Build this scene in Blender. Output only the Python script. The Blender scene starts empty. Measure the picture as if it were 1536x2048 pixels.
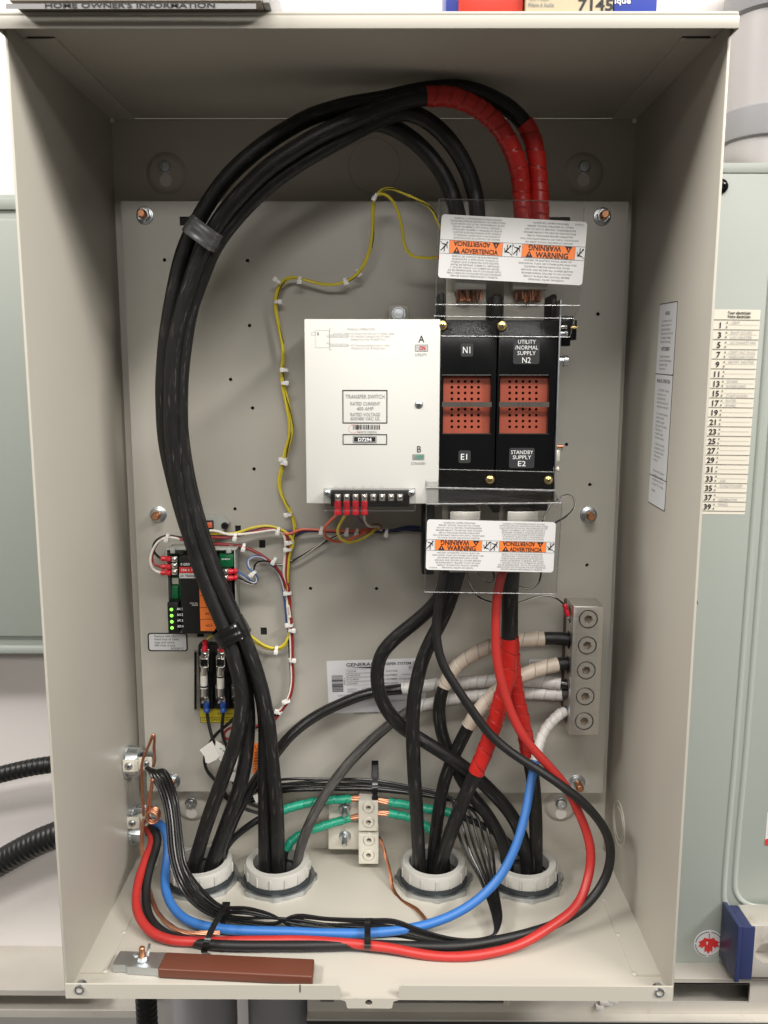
import bpy, bmesh, math, random
from mathutils import Vector, Matrix, noise
random.seed(7)
R_ = math.radians
S = bpy.context.scene
C = S.collection
# ---------------------------------------------------------------- camera
CAM = Vector((0.018724, -0.785905, 0.621940))
RM = Matrix(((0.9999858633, -0.0048329970, -0.0022170693),
             (0.0051214627, 0.9875508789, 0.1572165139),
             (0.0014296418, -0.1572256460, 0.9875616702)))      # columns: right, forward, up
FPX = 1728.69
cd = bpy.data.cameras.new('camera'); cam = bpy.data.objects.new('camera', cd); C.objects.link(cam)
rt, fw, up = RM.col[0], RM.col[1], RM.col[2]
mw = Matrix.Identity(4)
for i in range(3):
    mw[i][0] = rt[i]; mw[i][1] = up[i]; mw[i][2] = -fw[i]; mw[i][3] = CAM[i]
cam.matrix_world = mw
cd.sensor_fit = 'HORIZONTAL'; cd.sensor_width = 36; cd.lens = FPX * 36 / 1536
cd.clip_start = 0.02; cd.clip_end = 50
S.camera = cam
S.render.resolution_x, S.render.resolution_y = 768, 1024
# ---------------------------------------------------------------- world and lamps (indoor room light)
W = bpy.data.worlds.new('World'); S.world = W; W.use_nodes = True
bg = W.node_tree.nodes['Background']; bg.inputs[0].default_value = (1.0, 0.93, 0.86, 1); bg.inputs[1].default_value = 0.11
def lamp(name, loc, target, sx, sy, power, col):
    l = bpy.data.lights.new(name, 'AREA'); l.shape = 'RECTANGLE'; l.size = sx; l.size_y = sy; l.energy = power; l.color = col
    o = bpy.data.objects.new(name, l); C.objects.link(o); o.location = loc
    o.rotation_euler = (Vector(target) - Vector(loc)).to_track_quat('-Z', 'Y').to_euler(); return o
LC = (1.0, 0.965, 0.91)
lamp('ceiling_or_fill_light', (0.40, -2.30, 3.42), (0.1, 0.1, 0.45), 4.0, 0.40, 142, LC)
lamp('ceiling_or_fill_light', (3.50, -2.45, 3.40), (0.0, 0.1, 0.40), 2.0, 0.40, 220, LC)
lamp('ceiling_or_fill_light', (-3.20, -1.30, 3.40), (-0.45, 0.25, 0.20), 2.0, 0.40, 172, LC)
lamp('ceiling_or_fill_light', (0.30, -5.20, 2.65), (0, 0.2, 0.6), 3.0, 0.5, 78, LC)  # low fill lamp added to lift the dim upper panel
S.view_settings.view_transform = 'Standard'; S.view_settings.look = 'None'
S.view_settings.exposure = 0.10; S.view_settings.gamma = 1.0
# ---------------------------------------------------------------- pixel to place
def ray(px, py): return RM @ Vector(((px - 768) / FPX, 1, (1024 - py) / FPX))
def U(px, py, Y): d = ray(px, py); return CAM + d * ((Y - CAM.y) / d.y)
def UZ(px, py, z): d = ray(px, py); return CAM + d * ((z - CAM.z) / d.z)
def UX(px, py, x): d = ray(px, py); return CAM + d * ((x - CAM.x) / d.x)
def mpp(Y): return (Y - CAM.y) / FPX * 1.012                       # metres per photo pixel at depth Y
# ---------------------------------------------------------------- materials
MT = {}
def nodes(m): m.use_nodes = True; t = m.node_tree; return t, t.nodes, t.links, t.nodes['Principled BSDF']
def mat(name, col, rough=.5, metal=0, var=.06, vs=18, bump=0.0, bs=400, spec=.5, rv=.08, coat=0, uv=False, streak=None, dirt=None, brushed=False, turns=None):
    m = bpy.data.materials.new(name); t, N, L, b = nodes(m)
    b.inputs['Metallic'].default_value = metal; b.inputs['Specular IOR Level'].default_value = spec
    b.inputs['Coat Weight'].default_value = coat; b.inputs['Coat Roughness'].default_value = .15
    tc = N.new('ShaderNodeTexCoord')
    mp = N.new('ShaderNodeMapping'); L.new(tc.outputs['UV' if uv else 'Object'], mp.inputs[0])
    if brushed: mp.inputs['Scale'].default_value = (1, 1, 25)
    n1 = N.new('ShaderNodeTexNoise'); n1.inputs['Scale'].default_value = vs; n1.inputs['Detail'].default_value = 6; L.new(mp.outputs[0], n1.inputs['Vector'])
    cr = N.new('ShaderNodeMix'); cr.data_type = 'RGBA'
    cr.inputs[6].default_value = (*[c * (1 - var) for c in col], 1); cr.inputs[7].default_value = (*[min(1, c * (1 + var)) for c in col], 1)
    L.new(n1.outputs['Fac'], cr.inputs[0]); out = cr.outputs[2]
    if streak:                                                      # scuffs drawn out along the length (uv: metres along, turns round)
        c2, amt, th = streak
        mp2 = N.new('ShaderNodeMapping'); mp2.inputs['Scale'].default_value = (38, 16, 1); L.new(tc.outputs['UV'], mp2.inputs[0])
        n2 = N.new('ShaderNodeTexNoise'); n2.inputs['Scale'].default_value = 1.0; n2.inputs['Detail'].default_value = 5; n2.inputs['Roughness'].default_value = .65; L.new(mp2.outputs[0], n2.inputs['Vector'])
        rp = N.new('ShaderNodeMapRange'); rp.inputs[1].default_value = th; rp.inputs[2].default_value = th + .22; rp.inputs[4].default_value = amt; L.new(n2.outputs['Fac'], rp.inputs[0])
        mx = N.new('ShaderNodeMix'); mx.data_type = 'RGBA'; L.new(rp.outputs[0], mx.inputs[0]); L.new(out, mx.inputs[6]); mx.inputs[7].default_value = (*c2, 1); out = mx.outputs[2]
    if turns:                                                       # fine dark line where each turn of tape ends
        sx = N.new('ShaderNodeSeparateXYZ'); L.new(tc.outputs['UV'], sx.inputs[0]); fr_ = N.new('ShaderNodeMath'); fr_.operation = 'FRACT'; L.new(sx.outputs[0], fr_.inputs[0])
        rp = N.new('ShaderNodeMapRange'); rp.inputs[1].default_value = .90; rp.inputs[2].default_value = .99; rp.inputs[4].default_value = turns; L.new(fr_.outputs[0], rp.inputs[0])
        mx = N.new('ShaderNodeMix'); mx.data_type = 'RGBA'; L.new(rp.outputs[0], mx.inputs[0]); L.new(out, mx.inputs[6]); mx.inputs[7].default_value = (*[c * .25 for c in col], 1); out = mx.outputs[2]
    if dirt:
        c2, amt, th, sc = dirt
        n3 = N.new('ShaderNodeTexNoise'); n3.inputs['Scale'].default_value = sc; n3.inputs['Detail'].default_value = 8; n3.inputs['Roughness'].default_value = .7; L.new(tc.outputs['Object'], n3.inputs['Vector'])
        rp = N.new('ShaderNodeMapRange'); rp.inputs[1].default_value = th; rp.inputs[2].default_value = th + .12; rp.inputs[4].default_value = amt; L.new(n3.outputs['Fac'], rp.inputs[0])
        mx = N.new('ShaderNodeMix'); mx.data_type = 'RGBA'; L.new(rp.outputs[0], mx.inputs[0]); L.new(out, mx.inputs[6]); mx.inputs[7].default_value = (*c2, 1); out = mx.outputs[2]
    L.new(out, b.inputs['Base Color'])
    rr = N.new('ShaderNodeMapRange'); rr.inputs[3].default_value = max(0, rough - rv); rr.inputs[4].default_value = min(1, rough + rv); L.new(n1.outputs['Fac'], rr.inputs[0]); L.new(rr.outputs[0], b.inputs['Roughness'])
    if bump:
        n4 = N.new('ShaderNodeTexNoise'); n4.inputs['Scale'].default_value = bs; n4.inputs['Detail'].default_value = 3; L.new(mp.outputs[0], n4.inputs['Vector'])
        bp = N.new('ShaderNodeBump'); bp.inputs['Strength'].default_value = bump; bp.inputs['Distance'].default_value = .001; L.new(n4.outputs['Fac'], bp.inputs['Height']); L.new(bp.outputs[0], b.inputs['Normal'])
    MT[name] = m; return m
mat('paint', (.455, .430, .375), .42, var=.035, vs=5, bump=.05, bs=900, dirt=((.12, .11, .09), .5, .735, 34))
mat('paint_panel', (.420, .402, .358), .36, var=.03, vs=4, bump=.04, bs=800)
mat('wall', (.70, .665, .645), .7, var=.04, vs=6, bump=.15, bs=200)
mat('board_paint', (.335, .365, .335), .38, var=.03, vs=5, bump=.04, bs=700, dirt=((.7, .72, .7), .6, .745, 60))
mat('cover_white', (.60, .595, .565), .42, var=.015, vs=9)
mat('black_gloss', (.005, .005, .0055), .20, var=.2, spec=.22)
mat('black_plastic', (.008, .008, .008), .42, var=.2, spec=.35)
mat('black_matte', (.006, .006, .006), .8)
mat('jacket', (.0085, .0085, .0085), .43, spec=.4, var=.25, vs=60, bump=.25, bs=900, uv=False, streak=((.17, .16, .155), .6, .56))
mat('jacket_gloss', (.012, .012, .012), .24, var=.25, vs=60, bump=.1, bs=900, streak=((.07, .07, .07), .4, .64))
mat('tape_band', (.075, .075, .078), .25, var=.15, spec=.9)
mat('jacket_grey', (.045, .042, .040), .6, var=.25, vs=60, bump=.25, bs=900, streak=((.16, .15, .14), .8, .50))
mat('jacket_small', (.011, .011, .011), .46, spec=.4, var=.25, vs=60, bump=.2, bs=900, streak=((.1, .1, .1), .5, .64))
mat('jacket_red', (.42, .026, .022), .42, var=.1, vs=60, bump=.15, bs=900, streak=((.75, .2, .17), .5, .66))
mat('jacket_blue', (.032, .145, .43), .42, var=.08, vs=50, bump=.12, bs=900, streak=((.12, .28, .62), .4, .66))
mat('wire_black', (.007, .007, .007), .27, var=.2)
mat('tape_red', (.46, .016, .012), .36, var=.1, vs=90, turns=0.8)
mat('tape_beige', (.56, .48, .395), .4, var=.06, vs=90, dirt=((.1, .08, .06), .6, .74, 160), turns=0.75)
mat('tape_white', (.58, .565, .54), .36, var=.05, vs=90, turns=0.6)
mat('tape_green', (.012, .30, .185), .34, var=.12, vs=90, turns=0.6)
mat('tape_black', (.008, .008, .008), .22, var=.2)
mat('copper', (.56, .27, .165), .40, 1, var=.16, vs=120)
mat('copper_dull', (.45, .20, .11), .42, 1, var=.25, vs=120)
mat('stud_copper', (.55, .26, .14), .42, 1, var=.3, vs=150)
mat('zinc', (.56, .59, .61), .34, 1, var=.10, vs=80, dirt=((.34, .37, .40), .3, .60, 120))
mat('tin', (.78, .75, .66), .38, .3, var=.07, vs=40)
mat('alu', (.66, .64, .59), .34, .92, var=.10, vs=30, brushed=True, rv=.12)
mat('alu_rail', (.56, .53, .48), .5, .35, var=.10, vs=20, dirt=((.34, .28, .2), .5, .60, 22))
mat('brass', (.80, .60, .25), .25, 1, var=.1, vs=100)
mat('steel_strip', (.55, .53, .48), .22, 1, var=.05)
mat('arc_orange', (.31, .058, .028), .55, var=.08, vs=60)
mat('handle_brown', (.115, .034, .019), .42, var=.06, vs=30, bump=.08, bs=700)
mat('pvc', (.25, .247, .257), .45, var=.06, vs=10, dirt=((.25, .23, .22), .5, .70, 20))
mat('pvc_light', (.36, .345, .34), .4, var=.06, vs=10, dirt=((.35, .33, .32), .5, .70, 25))
mat('bushing', (.44, .43, .40), .5, var=.04, vs=40, bump=.05)
mat('gasket', (.02, .025, .028), .5)
mat('paper', (.62, .615, .615), .5, var=.02)
mat('paper_grey', (.66, .665, .685), .38, var=.02)
mat('paper_cream', (.66, .62, .53), .6, var=.03)
mat('pages', (.44, .395, .33), .6, var=.06)
mat('title_band', (.24, .235, .235), .5)
mat('label_yellow', (.72, .60, .03), .45, var=.04)
mat('label_orange', (.80, .19, .035), .42, var=.03)
mat('label_black', (.014, .014, .015), .4)
mat('label_dark', (.032, .033, .036), .35)
mat('ink', (.012, .012, .014), .6)
mat('ink_soft', (.17, .16, .165), .6)
mat('socket', (.20, .165, .13), .35, 1, var=.2)
mat('ink_grey', (.22, .22, .22), .6)
mat('ink_pale', (.46, .455, .45), .6)
mat('ink_pencil', (.42, .41, .42), .6)
mat('ink_white', (.8, .8, .8), .5)
mat('ink_red', (.62, .03, .03), .5)
mat('ink_green', (.05, .3, .2), .5)
mat('red_box', (.50, .032, .015), .4, var=.05)
mat('cream_box', (.52, .45, .31), .5, var=.04)
mat('blue_box', (.025, .05, .34), .4, var=.08)
mat('blue_cap', (.026, .036, .105), .38, var=.1)
mat('pcb', (.005, .115, .040), .35, var=.15, vs=60)
mat('insul_red', (.62, .02, .035), .3, var=.08)
mat('insul_blue', (.02, .07, .30), .3, var=.08)
mat('w_yellow', (.66, .54, .04), .4, var=.06, vs=60)
mat('w_red', (.27, .02, .02), .4, var=.1, vs=60)
mat('w_orange', (.64, .13, .065), .4, var=.06, vs=60)
mat('w_white', (.78, .73, .66), .4, var=.05, vs=60)
mat('w_navy', (.012, .02, .09), .35, var=.1, vs=60)
mat('w_blue', (.05, .12, .32), .4, var=.1, vs=60)
mat('w_purple', (.07, .02, .14), .4, var=.1, vs=60)
mat('tray_plastic', (.40, .415, .385), .3, var=.05)
mat('nylon', (.80, .79, .76), .4, var=.03)
mat('flag', (.74, .72, .68), .6, var=.04, vs=40)
mat('ceramic', (.74, .72, .66), .4, var=.04)
mat('nickel', (.72, .69, .64), .24, .85, var=.08)
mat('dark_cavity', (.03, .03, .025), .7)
mat('dull_brown', (.34, .30, .23), .6, var=.25, vs=40)  # brown tone of seams, knockout line and channel back
def clear_mat(name, col=(.93, .93, .93), mixf=.09, rough=.03):
    m = bpy.data.materials.new(name); m.use_nodes = True; t = m.node_tree; N, L = t.nodes, t.links
    N.remove(N['Principled BSDF']); out = N['Material Output']
    tr = N.new('ShaderNodeBsdfTransparent'); tr.inputs[0].default_value = (*col, 1)
    gl = N.new('ShaderNodeBsdfGlossy'); gl.inputs['Roughness'].default_value = rough
    fr = N.new('ShaderNodeFresnel'); fr.inputs[0].default_value = 1.45
    ad = N.new('ShaderNodeMath'); ad.operation = 'ADD'; ad.use_clamp = True; L.new(fr.outputs[0], ad.inputs[0]); ad.inputs[1].default_value = mixf - .04
    tn = N.new('ShaderNodeTexNoise'); tn.inputs['Scale'].default_value = 25
    ml = N.new('ShaderNodeMath'); ml.operation = 'MULTIPLY'; L.new(tn.outputs[0], ml.inputs[1]); L.new(ad.outputs[0], ml.inputs[0])
    mx = N.new('ShaderNodeMixShader'); L.new(ml.outputs[0], mx.inputs[0]); L.new(tr.outputs[0], mx.inputs[1]); L.new(gl.outputs[0], mx.inputs[2]); L.new(mx.outputs[0], out.inputs[0])
    MT[name] = m
clear_mat('clear', (.965, .965, .965), .10)
clear_mat('clear_lip', (.95, .95, .95), .30, .12)
clear_mat('clear_edge', (.86, .87, .88), .45, .3)
clear_mat('clear_module', (.95, .97, .95), .30, .2)
m = mat('led', (.25, 1, .1), .3); b = m.node_tree.nodes['Principled BSDF']; b.inputs['Emission Color'].default_value = (.22, 1, .06, 1); b.inputs['Emission Strength'].default_value = 1.6
# ---------------------------------------------------------------- mesh helpers
XA, YA, ZA = Vector((1, 0, 0)), Vector((0, 1, 0)), Vector((0, 0, 1))
def basis(ax):
    ax = Vector(ax).normalized(); a = ax.orthogonal().normalized(); return a, ax.cross(a), ax
class MB:
    def __init__(s): s.v, s.f, s.uv = [], [], []
    def add(s, vs, fs, uvs=None):
        k = len(s.v); s.v += [Vector(p) for p in vs]; s.f += [tuple(i + k for i in f) for f in fs]
        s.uv += uvs if uvs else [None] * len(fs); return s
    def bm(s, bm, M=None):
        bm.verts.index_update(); vs = [(M @ v.co if M else v.co.copy()) for v in bm.verts]; s.add(vs, [[v.index for v in f.verts] for f in bm.faces]); bm.free(); return s
    def box(s, c, d, bev=0, rot=None, seg=2):
        b = bmesh.new(); bmesh.ops.create_cube(b, size=1); bmesh.ops.scale(b, vec=d, verts=b.verts)
        if bev: bmesh.ops.bevel(b, geom=b.edges[:], offset=bev, segments=seg, affect='EDGES', profile=.5)
        M = Matrix.Translation(c)
        if rot is not None: M = M @ rot.to_4x4()
        return s.bm(b, M)
    def bx(s, x0, x1, y0, y1, z0, z1, bev=0): return s.box(((x0 + x1) / 2, (y0 + y1) / 2, (z0 + z1) / 2), (abs(x1 - x0), abs(y1 - y0), abs(z1 - z0)), bev)
    def pbx(s, px0, py0, px1, py1, Y, d, bev=0):                    # box whose front face covers these photo pixels at depth Y
        a, b = U(px0, py0, Y), U(px1, py1, Y); return s.bx(a.x, b.x, Y, Y + d, b.z, a.z, bev)
    def lathe(s, o, ax, prof, n=24):
        o = Vector(o); a, b, c = basis(ax); vs, fs = [], []; m = len(prof)
        for r, h in prof:
            for i in range(n):
                t = 2 * math.pi * i / n; vs.append(o + c * h + (a * math.cos(t) + b * math.sin(t)) * r)
        for j in range(m - 1):
            for i in range(n): fs.append((j * n + i, j * n + (i + 1) % n, (j + 1) * n + (i + 1) % n, (j + 1) * n + i))
        if prof[0][0] > 1e-6: fs.append(tuple(range(n))[::-1])
        if prof[-1][0] > 1e-6: fs.append(tuple((m - 1) * n + i for i in range(n)))
        return s.add(vs, fs)
    def ringlathe(s, o, ax, prof, n=32):                            # closed profile: a hollow ring
        o = Vector(o); a, b, c = basis(ax); vs, fs = [], []; m = len(prof)
        for r, h in prof:
            for i in range(n):
                t = 2 * math.pi * i / n; vs.append(o + c * h + (a * math.cos(t) + b * math.sin(t)) * r)
        for j in range(m):
            k = (j + 1) % m
            for i in range(n): fs.append((j * n + i, j * n + (i + 1) % n, k * n + (i + 1) % n, k * n + i))
        return s.add(vs, fs)
    def cyl(s, p0, p1, r, n=20, r1=None):
        p0, p1 = Vector(p0), Vector(p1); return s.lathe(p0, p1 - p0, [(r, 0), (r if r1 is None else r1, (p1 - p0).length)], n)
    def hexa(s, p0, p1, r): return s.cyl(p0, p1, r, 6)
    def prism(s, pts, vec):
        pts = [Vector(p) for p in pts]; n = len(pts); vec = Vector(vec)
        fs = [tuple(range(n)), tuple(range(2 * n - 1, n - 1, -1))] + [(i, i + n, (i + 1) % n + n, (i + 1) % n) for i in range(n)]
        return s.add(pts + [p + vec for p in pts], fs)
    def tube(s, pts, r, n=12, radf=None, caps=True, flat=1.0):
        pts = [Vector(p) for p in pts]; m = len(pts); vs, fs, uvs = [], [], []; L = 0
        t0 = (pts[1] - pts[0]).normalized(); a = t0.orthogonal().normalized(); Ls = []
        for i, p in enumerate(pts):
            t = (pts[min(i + 1, m - 1)] - pts[max(i - 1, 0)]).normalized()
            a = (a - t * a.dot(t)).normalized(); b = t.cross(a)
            if i: L += (p - pts[i - 1]).length
            Ls.append(L)
            for k in range(n):
                th = 2 * math.pi * k / n; rr = r if radf is None else radf(L, k / n)
                vs.append(p + a * math.cos(th) * rr + b * math.sin(th) * rr * flat)
        for i in range(m - 1):
            for k in range(n):
                fs.append((i * n + k, i * n + (k + 1) % n, (i + 1) * n + (k + 1) % n, (i + 1) * n + k))
                uvs.append([(Ls[i], k / n), (Ls[i], (k + 1) / n), (Ls[i + 1], (k + 1) / n), (Ls[i + 1], k / n)])
        if caps: fs += [tuple(range(n))[::-1], tuple((m - 1) * n + k for k in range(n))]; uvs += [None, None]
        return s.add(vs, fs, uvs)
def mesh_of(mb, name, off=Vector((0, 0, 0)), sharp=38):
    me = bpy.data.meshes.new(name); me.from_pydata([v - off for v in mb.v], [], mb.f)
    b = bmesh.new(); b.from_mesh(me); bmesh.ops.recalc_face_normals(b, faces=b.faces[:]); b.to_mesh(me); b.free()
    if any(u for u in mb.uv):
        ul = me.uv_layers.new(name='UVMap')
        for p, u in zip(me.polygons, mb.uv):
            if u:
                m_ = {mb.f[p.index][i]: u[i] for i in range(len(u))}
                for li in p.loop_indices: ul.data[li].uv = m_.get(me.loops[li].vertex_index, (0, 0))
    for p in me.polygons: p.use_smooth = True
    me.set_sharp_from_angle(angle=R_(sharp)); me.update(); return me
def base_of(mb):
    xs = [v.x for v in mb.v]; ys = [v.y for v in mb.v]; zs = [v.z for v in mb.v]
    return Vector(((min(xs) + max(xs)) / 2, (min(ys) + max(ys)) / 2, min(zs)))
def tag(o, label, cat, group=None):
    o['label'] = label; o['category'] = cat
    if group: o['group'] = group
    return o
def thing(name, label, cat, base, group=None):
    o = bpy.data.objects.new(name, None); C.objects.link(o); o.location = base; o.empty_display_size = .01; o['_b'] = 1
    del o['_b']; return tag(o, label, cat, group)
def wpos(o):
    p = Vector(o.location)
    while o.parent: o = o.parent; p = p + Vector(o.location)
    return p
def part(par, name, mb, mt, label=None, sharp=38):
    b = base_of(mb); me = mesh_of(mb, name, b, sharp); me.materials.append(MT[mt]); o = bpy.data.objects.new(name, me); C.objects.link(o)
    o.parent = par; o.location = b - (wpos(par) if par else Vector((0, 0, 0)))
    if label: o['label'] = label
    return o
def single(name, mb, mt, label, cat, group=None): return tag(part(None, name, mb, mt), label, cat, group)
def struct(name, mb, mt): o = part(None, name, mb, mt); o['kind'] = 'structure'; return o
def cut(a, b):                                                      # a minus b, as plain mesh data
    ob = []
    for k in (a, b):
        me = mesh_of(k, 'tmp'); o = bpy.data.objects.new('tmp', me); C.objects.link(o); ob.append(o)
    md = ob[0].modifiers.new('b', 'BOOLEAN'); md.object = ob[1]; md.operation = 'DIFFERENCE'; md.solver = 'EXACT'
    ev = ob[0].evaluated_get(bpy.context.evaluated_depsgraph_get()); me = ev.to_mesh(); r = MB()
    r.add([v.co.copy() for v in me.vertices], [tuple(p.vertices) for p in me.polygons]); ev.to_mesh_clear()
    for o in ob: me = o.data; bpy.data.objects.remove(o); bpy.data.meshes.remove(me)
    return r
# ---------------------------------------------------------------- lettering (glyph outlines as flat mesh)
GL = {}
def build_glyphs():
    chars = ''.join(chr(i) for i in range(33, 127)) + 'éàÓ'; tmp = []
    for bold in (0, 1):
        for c in chars:
            for body in ((c, c + 'H') if not bold else (c,)):
                cu = bpy.data.curves.new('g', 'FONT'); cu.body = body; cu.resolution_u = 2; cu.size = 1; cu.offset = .022 if bold else 0
                o = bpy.data.objects.new('g', cu); C.objects.link(o); tmp.append((c, bold, len(body), o))
    cu = bpy.data.curves.new('g', 'FONT'); cu.body = 'H'; cu.resolution_u = 2; oh = bpy.data.objects.new('g', cu); C.objects.link(oh)
    dg = bpy.context.evaluated_depsgraph_get(); dg.update()
    def get(o):
        e = o.evaluated_get(dg); me = e.to_mesh(); r = ([v.co.copy() for v in me.vertices], [tuple(p.vertices) for p in me.polygons]); e.to_mesh_clear(); return r
    h = get(oh)[0]; hx = max(v.x for v in h); cap = max(v.y for v in h); adv = {}
    for c, bold, n, o in tmp:
        vs, fs = get(o)
        if n == 2: adv[c] = max(v.x for v in vs) - hx
        else: GL[(c, bold)] = [vs, fs]
    for (c, bold) in list(GL): GL[(c, bold)].append(adv[c])
    for c, bold, n, o in tmp: cu = o.data; bpy.data.objects.remove(o); bpy.data.curves.remove(cu)
    cu = oh.data; bpy.data.objects.remove(oh); bpy.data.curves.remove(cu)
    return cap
CAP = build_glyphs()
def text(mb, s, pos, right, upv, h, align='c', bold=0, width=None):
    k = h / CAP; w = sum((GL[(c, bold)][2] if c != ' ' else .3) for c in s); kx = k if not width else width / w
    x = {'c': -w / 2, 'l': 0, 'r': -w}[align]; pos = Vector(pos)
    for c in s:
        if c == ' ': x += .3; continue
        vs, fs, ad = GL[(c, bold)]
        mb.add([pos + right * ((v.x + x) * kx) + upv * (v.y * k) for v in vs], fs); x += ad
class Lab:
    """flat print on a plane: local coordinates are photo pixels from its centre, x right and y down"""
    def __init__(s, cx, cy, Y, ang=0, eps=.0005, o=None, right=None, upv=None, k=None):
        s.k = k or mpp(Y); a = R_(ang)
        s.r = right or Vector((math.cos(a), 0, math.sin(a))); s.u = upv or Vector((-math.sin(a), 0, math.cos(a)))
        s.n = s.r.cross(s.u); s.o = o or U(cx, cy, Y); s.e = eps
    def p(s, x, y, lift=1): return s.o + s.r * (x * s.k) - s.u * (y * s.k) + s.n * (s.e * lift)
    def rect(s, mb, x0, y0, x1, y1, lift=1): mb.add([s.p(x0, y0, lift), s.p(x0, y1, lift), s.p(x1, y1, lift), s.p(x1, y0, lift)], [(0, 1, 2, 3)])
    def frame(s, mb, x0, y0, x1, y1, w, lift=1):
        s.rect(mb, x0, y0, x1, y0 + w, lift); s.rect(mb, x0, y1 - w, x1, y1, lift); s.rect(mb, x0, y0 + w, x0 + w, y1 - w, lift); s.rect(mb, x1 - w, y0 + w, x1, y1 - w, lift)
    def poly(s, mb, pts, lift=1): mb.add([s.p(x, y, lift) for x, y in pts], [tuple(range(len(pts)))])
    def t(s, mb, txt, x, y, h, align='c', bold=0, w=None, flip=False, lift=1):
        r, u = (s.r, s.u) if not flip else (-s.r, -s.u)
        text(mb, txt, s.p(x, y, lift) - u * (h * s.k / 2), r, u, h * s.k, align, bold, w * s.k if w else None)
    def slab(s, mb, x0, y0, x1, y1, th=.0004, rad=6, lift=0):
        pts = []
        for cx, cy, a0 in ((x1 - rad, y1 - rad, 0), (x0 + rad, y1 - rad, 90), (x0 + rad, y0 + rad, 180), (x1 - rad, y0 + rad, 270)):
            for i in range(5): a = R_(a0 + 22.5 * i); pts.append(s.p(cx + rad * math.cos(a), cy + rad * math.sin(a), lift) + s.n * .0003)
        mb.prism(pts, -s.n * th)
# ---------------------------------------------------------------- cables
def resolve(pts):
    """(px, py, Y) at depth Y; (px, py) takes its depth from its neighbours; ('z', px, py, z) on a level plane; a Vector stays"""
    P = []
    for p in pts:
        if isinstance(p, Vector): P.append((p, p.y, None))
        elif p[0] == 'z': q = UZ(p[1], p[2], p[3]); P.append((q, q.y, None))
        elif len(p) == 3: P.append((U(*p), p[2], None))
        else: P.append((None, None, p))
    out = []
    for i, (q, Y, raw) in enumerate(P):
        if q is None:
            a = max([j for j in range(i) if P[j][1] is not None], default=None); b = min([j for j in range(i + 1, len(P)) if P[j][1] is not None], default=None)
            a = b if a is None else a; b = a if b is None else b; t = (i - a) / (b - a) if b != a else 0; q = U(raw[0], raw[1], P[a][1] * (1 - t) + P[b][1] * t)
        out.append(q)
    return out
def spline(pts, step=.004):
    n = len(pts); out = []; par = []
    ext = [pts[0] * 2 - pts[1]] + pts + [pts[-1] * 2 - pts[-2]]
    for i in range(n - 1):
        p0, p1, p2, p3 = ext[i:i + 4]; m_ = max(2, int((p2 - p1).length / step))
        d0, d1, d2 = (max(1e-4, (b - a).length) ** .5 for a, b in ((p0, p1), (p1, p2), (p2, p3)))
        m1 = ((p1 - p0) / d0 - (p2 - p0) / (d0 + d1) + (p2 - p1) / d1) * d1
        m2 = ((p2 - p1) / d1 - (p3 - p1) / (d1 + d2) + (p3 - p2) / d2) * d1
        for k in range(m_):
            t = k / m_; out.append(p1 * (2 * t**3 - 3 * t**2 + 1) + m1 * (t**3 - 2 * t**2 + t) + p2 * (-2 * t**3 + 3 * t**2) + m2 * (t**3 - t**2)); par.append(i + t)
    out.append(pts[-1]); par.append(n - 1); return out, par
def smooth(ps, it=3):
    for _ in range(it): ps = [ps[0]] + [(ps[i - 1] + ps[i] * 2 + ps[i + 1]) / 4 for i in range(1, len(ps) - 1)] + [ps[-1]]
    return ps
def taped(ps, r, pitch=.011, seed=0):
    """overlapping turns of tape: every turn steps down at its edge; uv.x counts turns"""
    ph = random.random() * 9; wf = lambda L: L / pitch + .30 * math.sin(L * 60 + ph) + .12 * math.sin(L * 170 + ph)
    def radf(L, v):
        w = wf(L) + v; f = w - math.floor(w)
        return r + .0009 * (1 - f) + .0003 * noise.noise((L * 90, v * 3, ph))
    b = MB(); q = [ps[0]]
    for i in range(len(ps) - 1):                                    # finer steps so that every turn shows its edge
        d = (ps[i + 1] - ps[i]).length; k = max(1, round(d / .0008))
        q += [ps[i].lerp(ps[i + 1], j / k) for j in range(1, k + 1)]
    b.tube(q, r, 18, radf); b.uv = [[(wf(u) + v, v) for u, v in f] if f else None for f in b.uv]
    return b
def cable(name, label, pts, r, jacket, tapes=(), group=None, n=16, cat='cable', wob=.0004):
    P = resolve(pts); ps, par = spline(P); ps = smooth(ps, 6); mb = MB(); sd = random.random() * 50
    mb.tube(ps, r, n, lambda L, v: r + wob * noise.noise((L * 25, v * 1.5, sd)))
    if not tapes: return single(name, mb, jacket, label, cat, group), ps, par
    t = thing(name, label, cat, base_of(mb), group); part(t, 'jacket', mb, jacket)
    for a, b, mt, pitch in tapes:
        seg = [p for p, q in zip(ps, par) if a <= q <= b]; part(t, 'tape_wrap', taped(seg, r + .0006, pitch), mt)
    return t, ps, par
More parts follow.
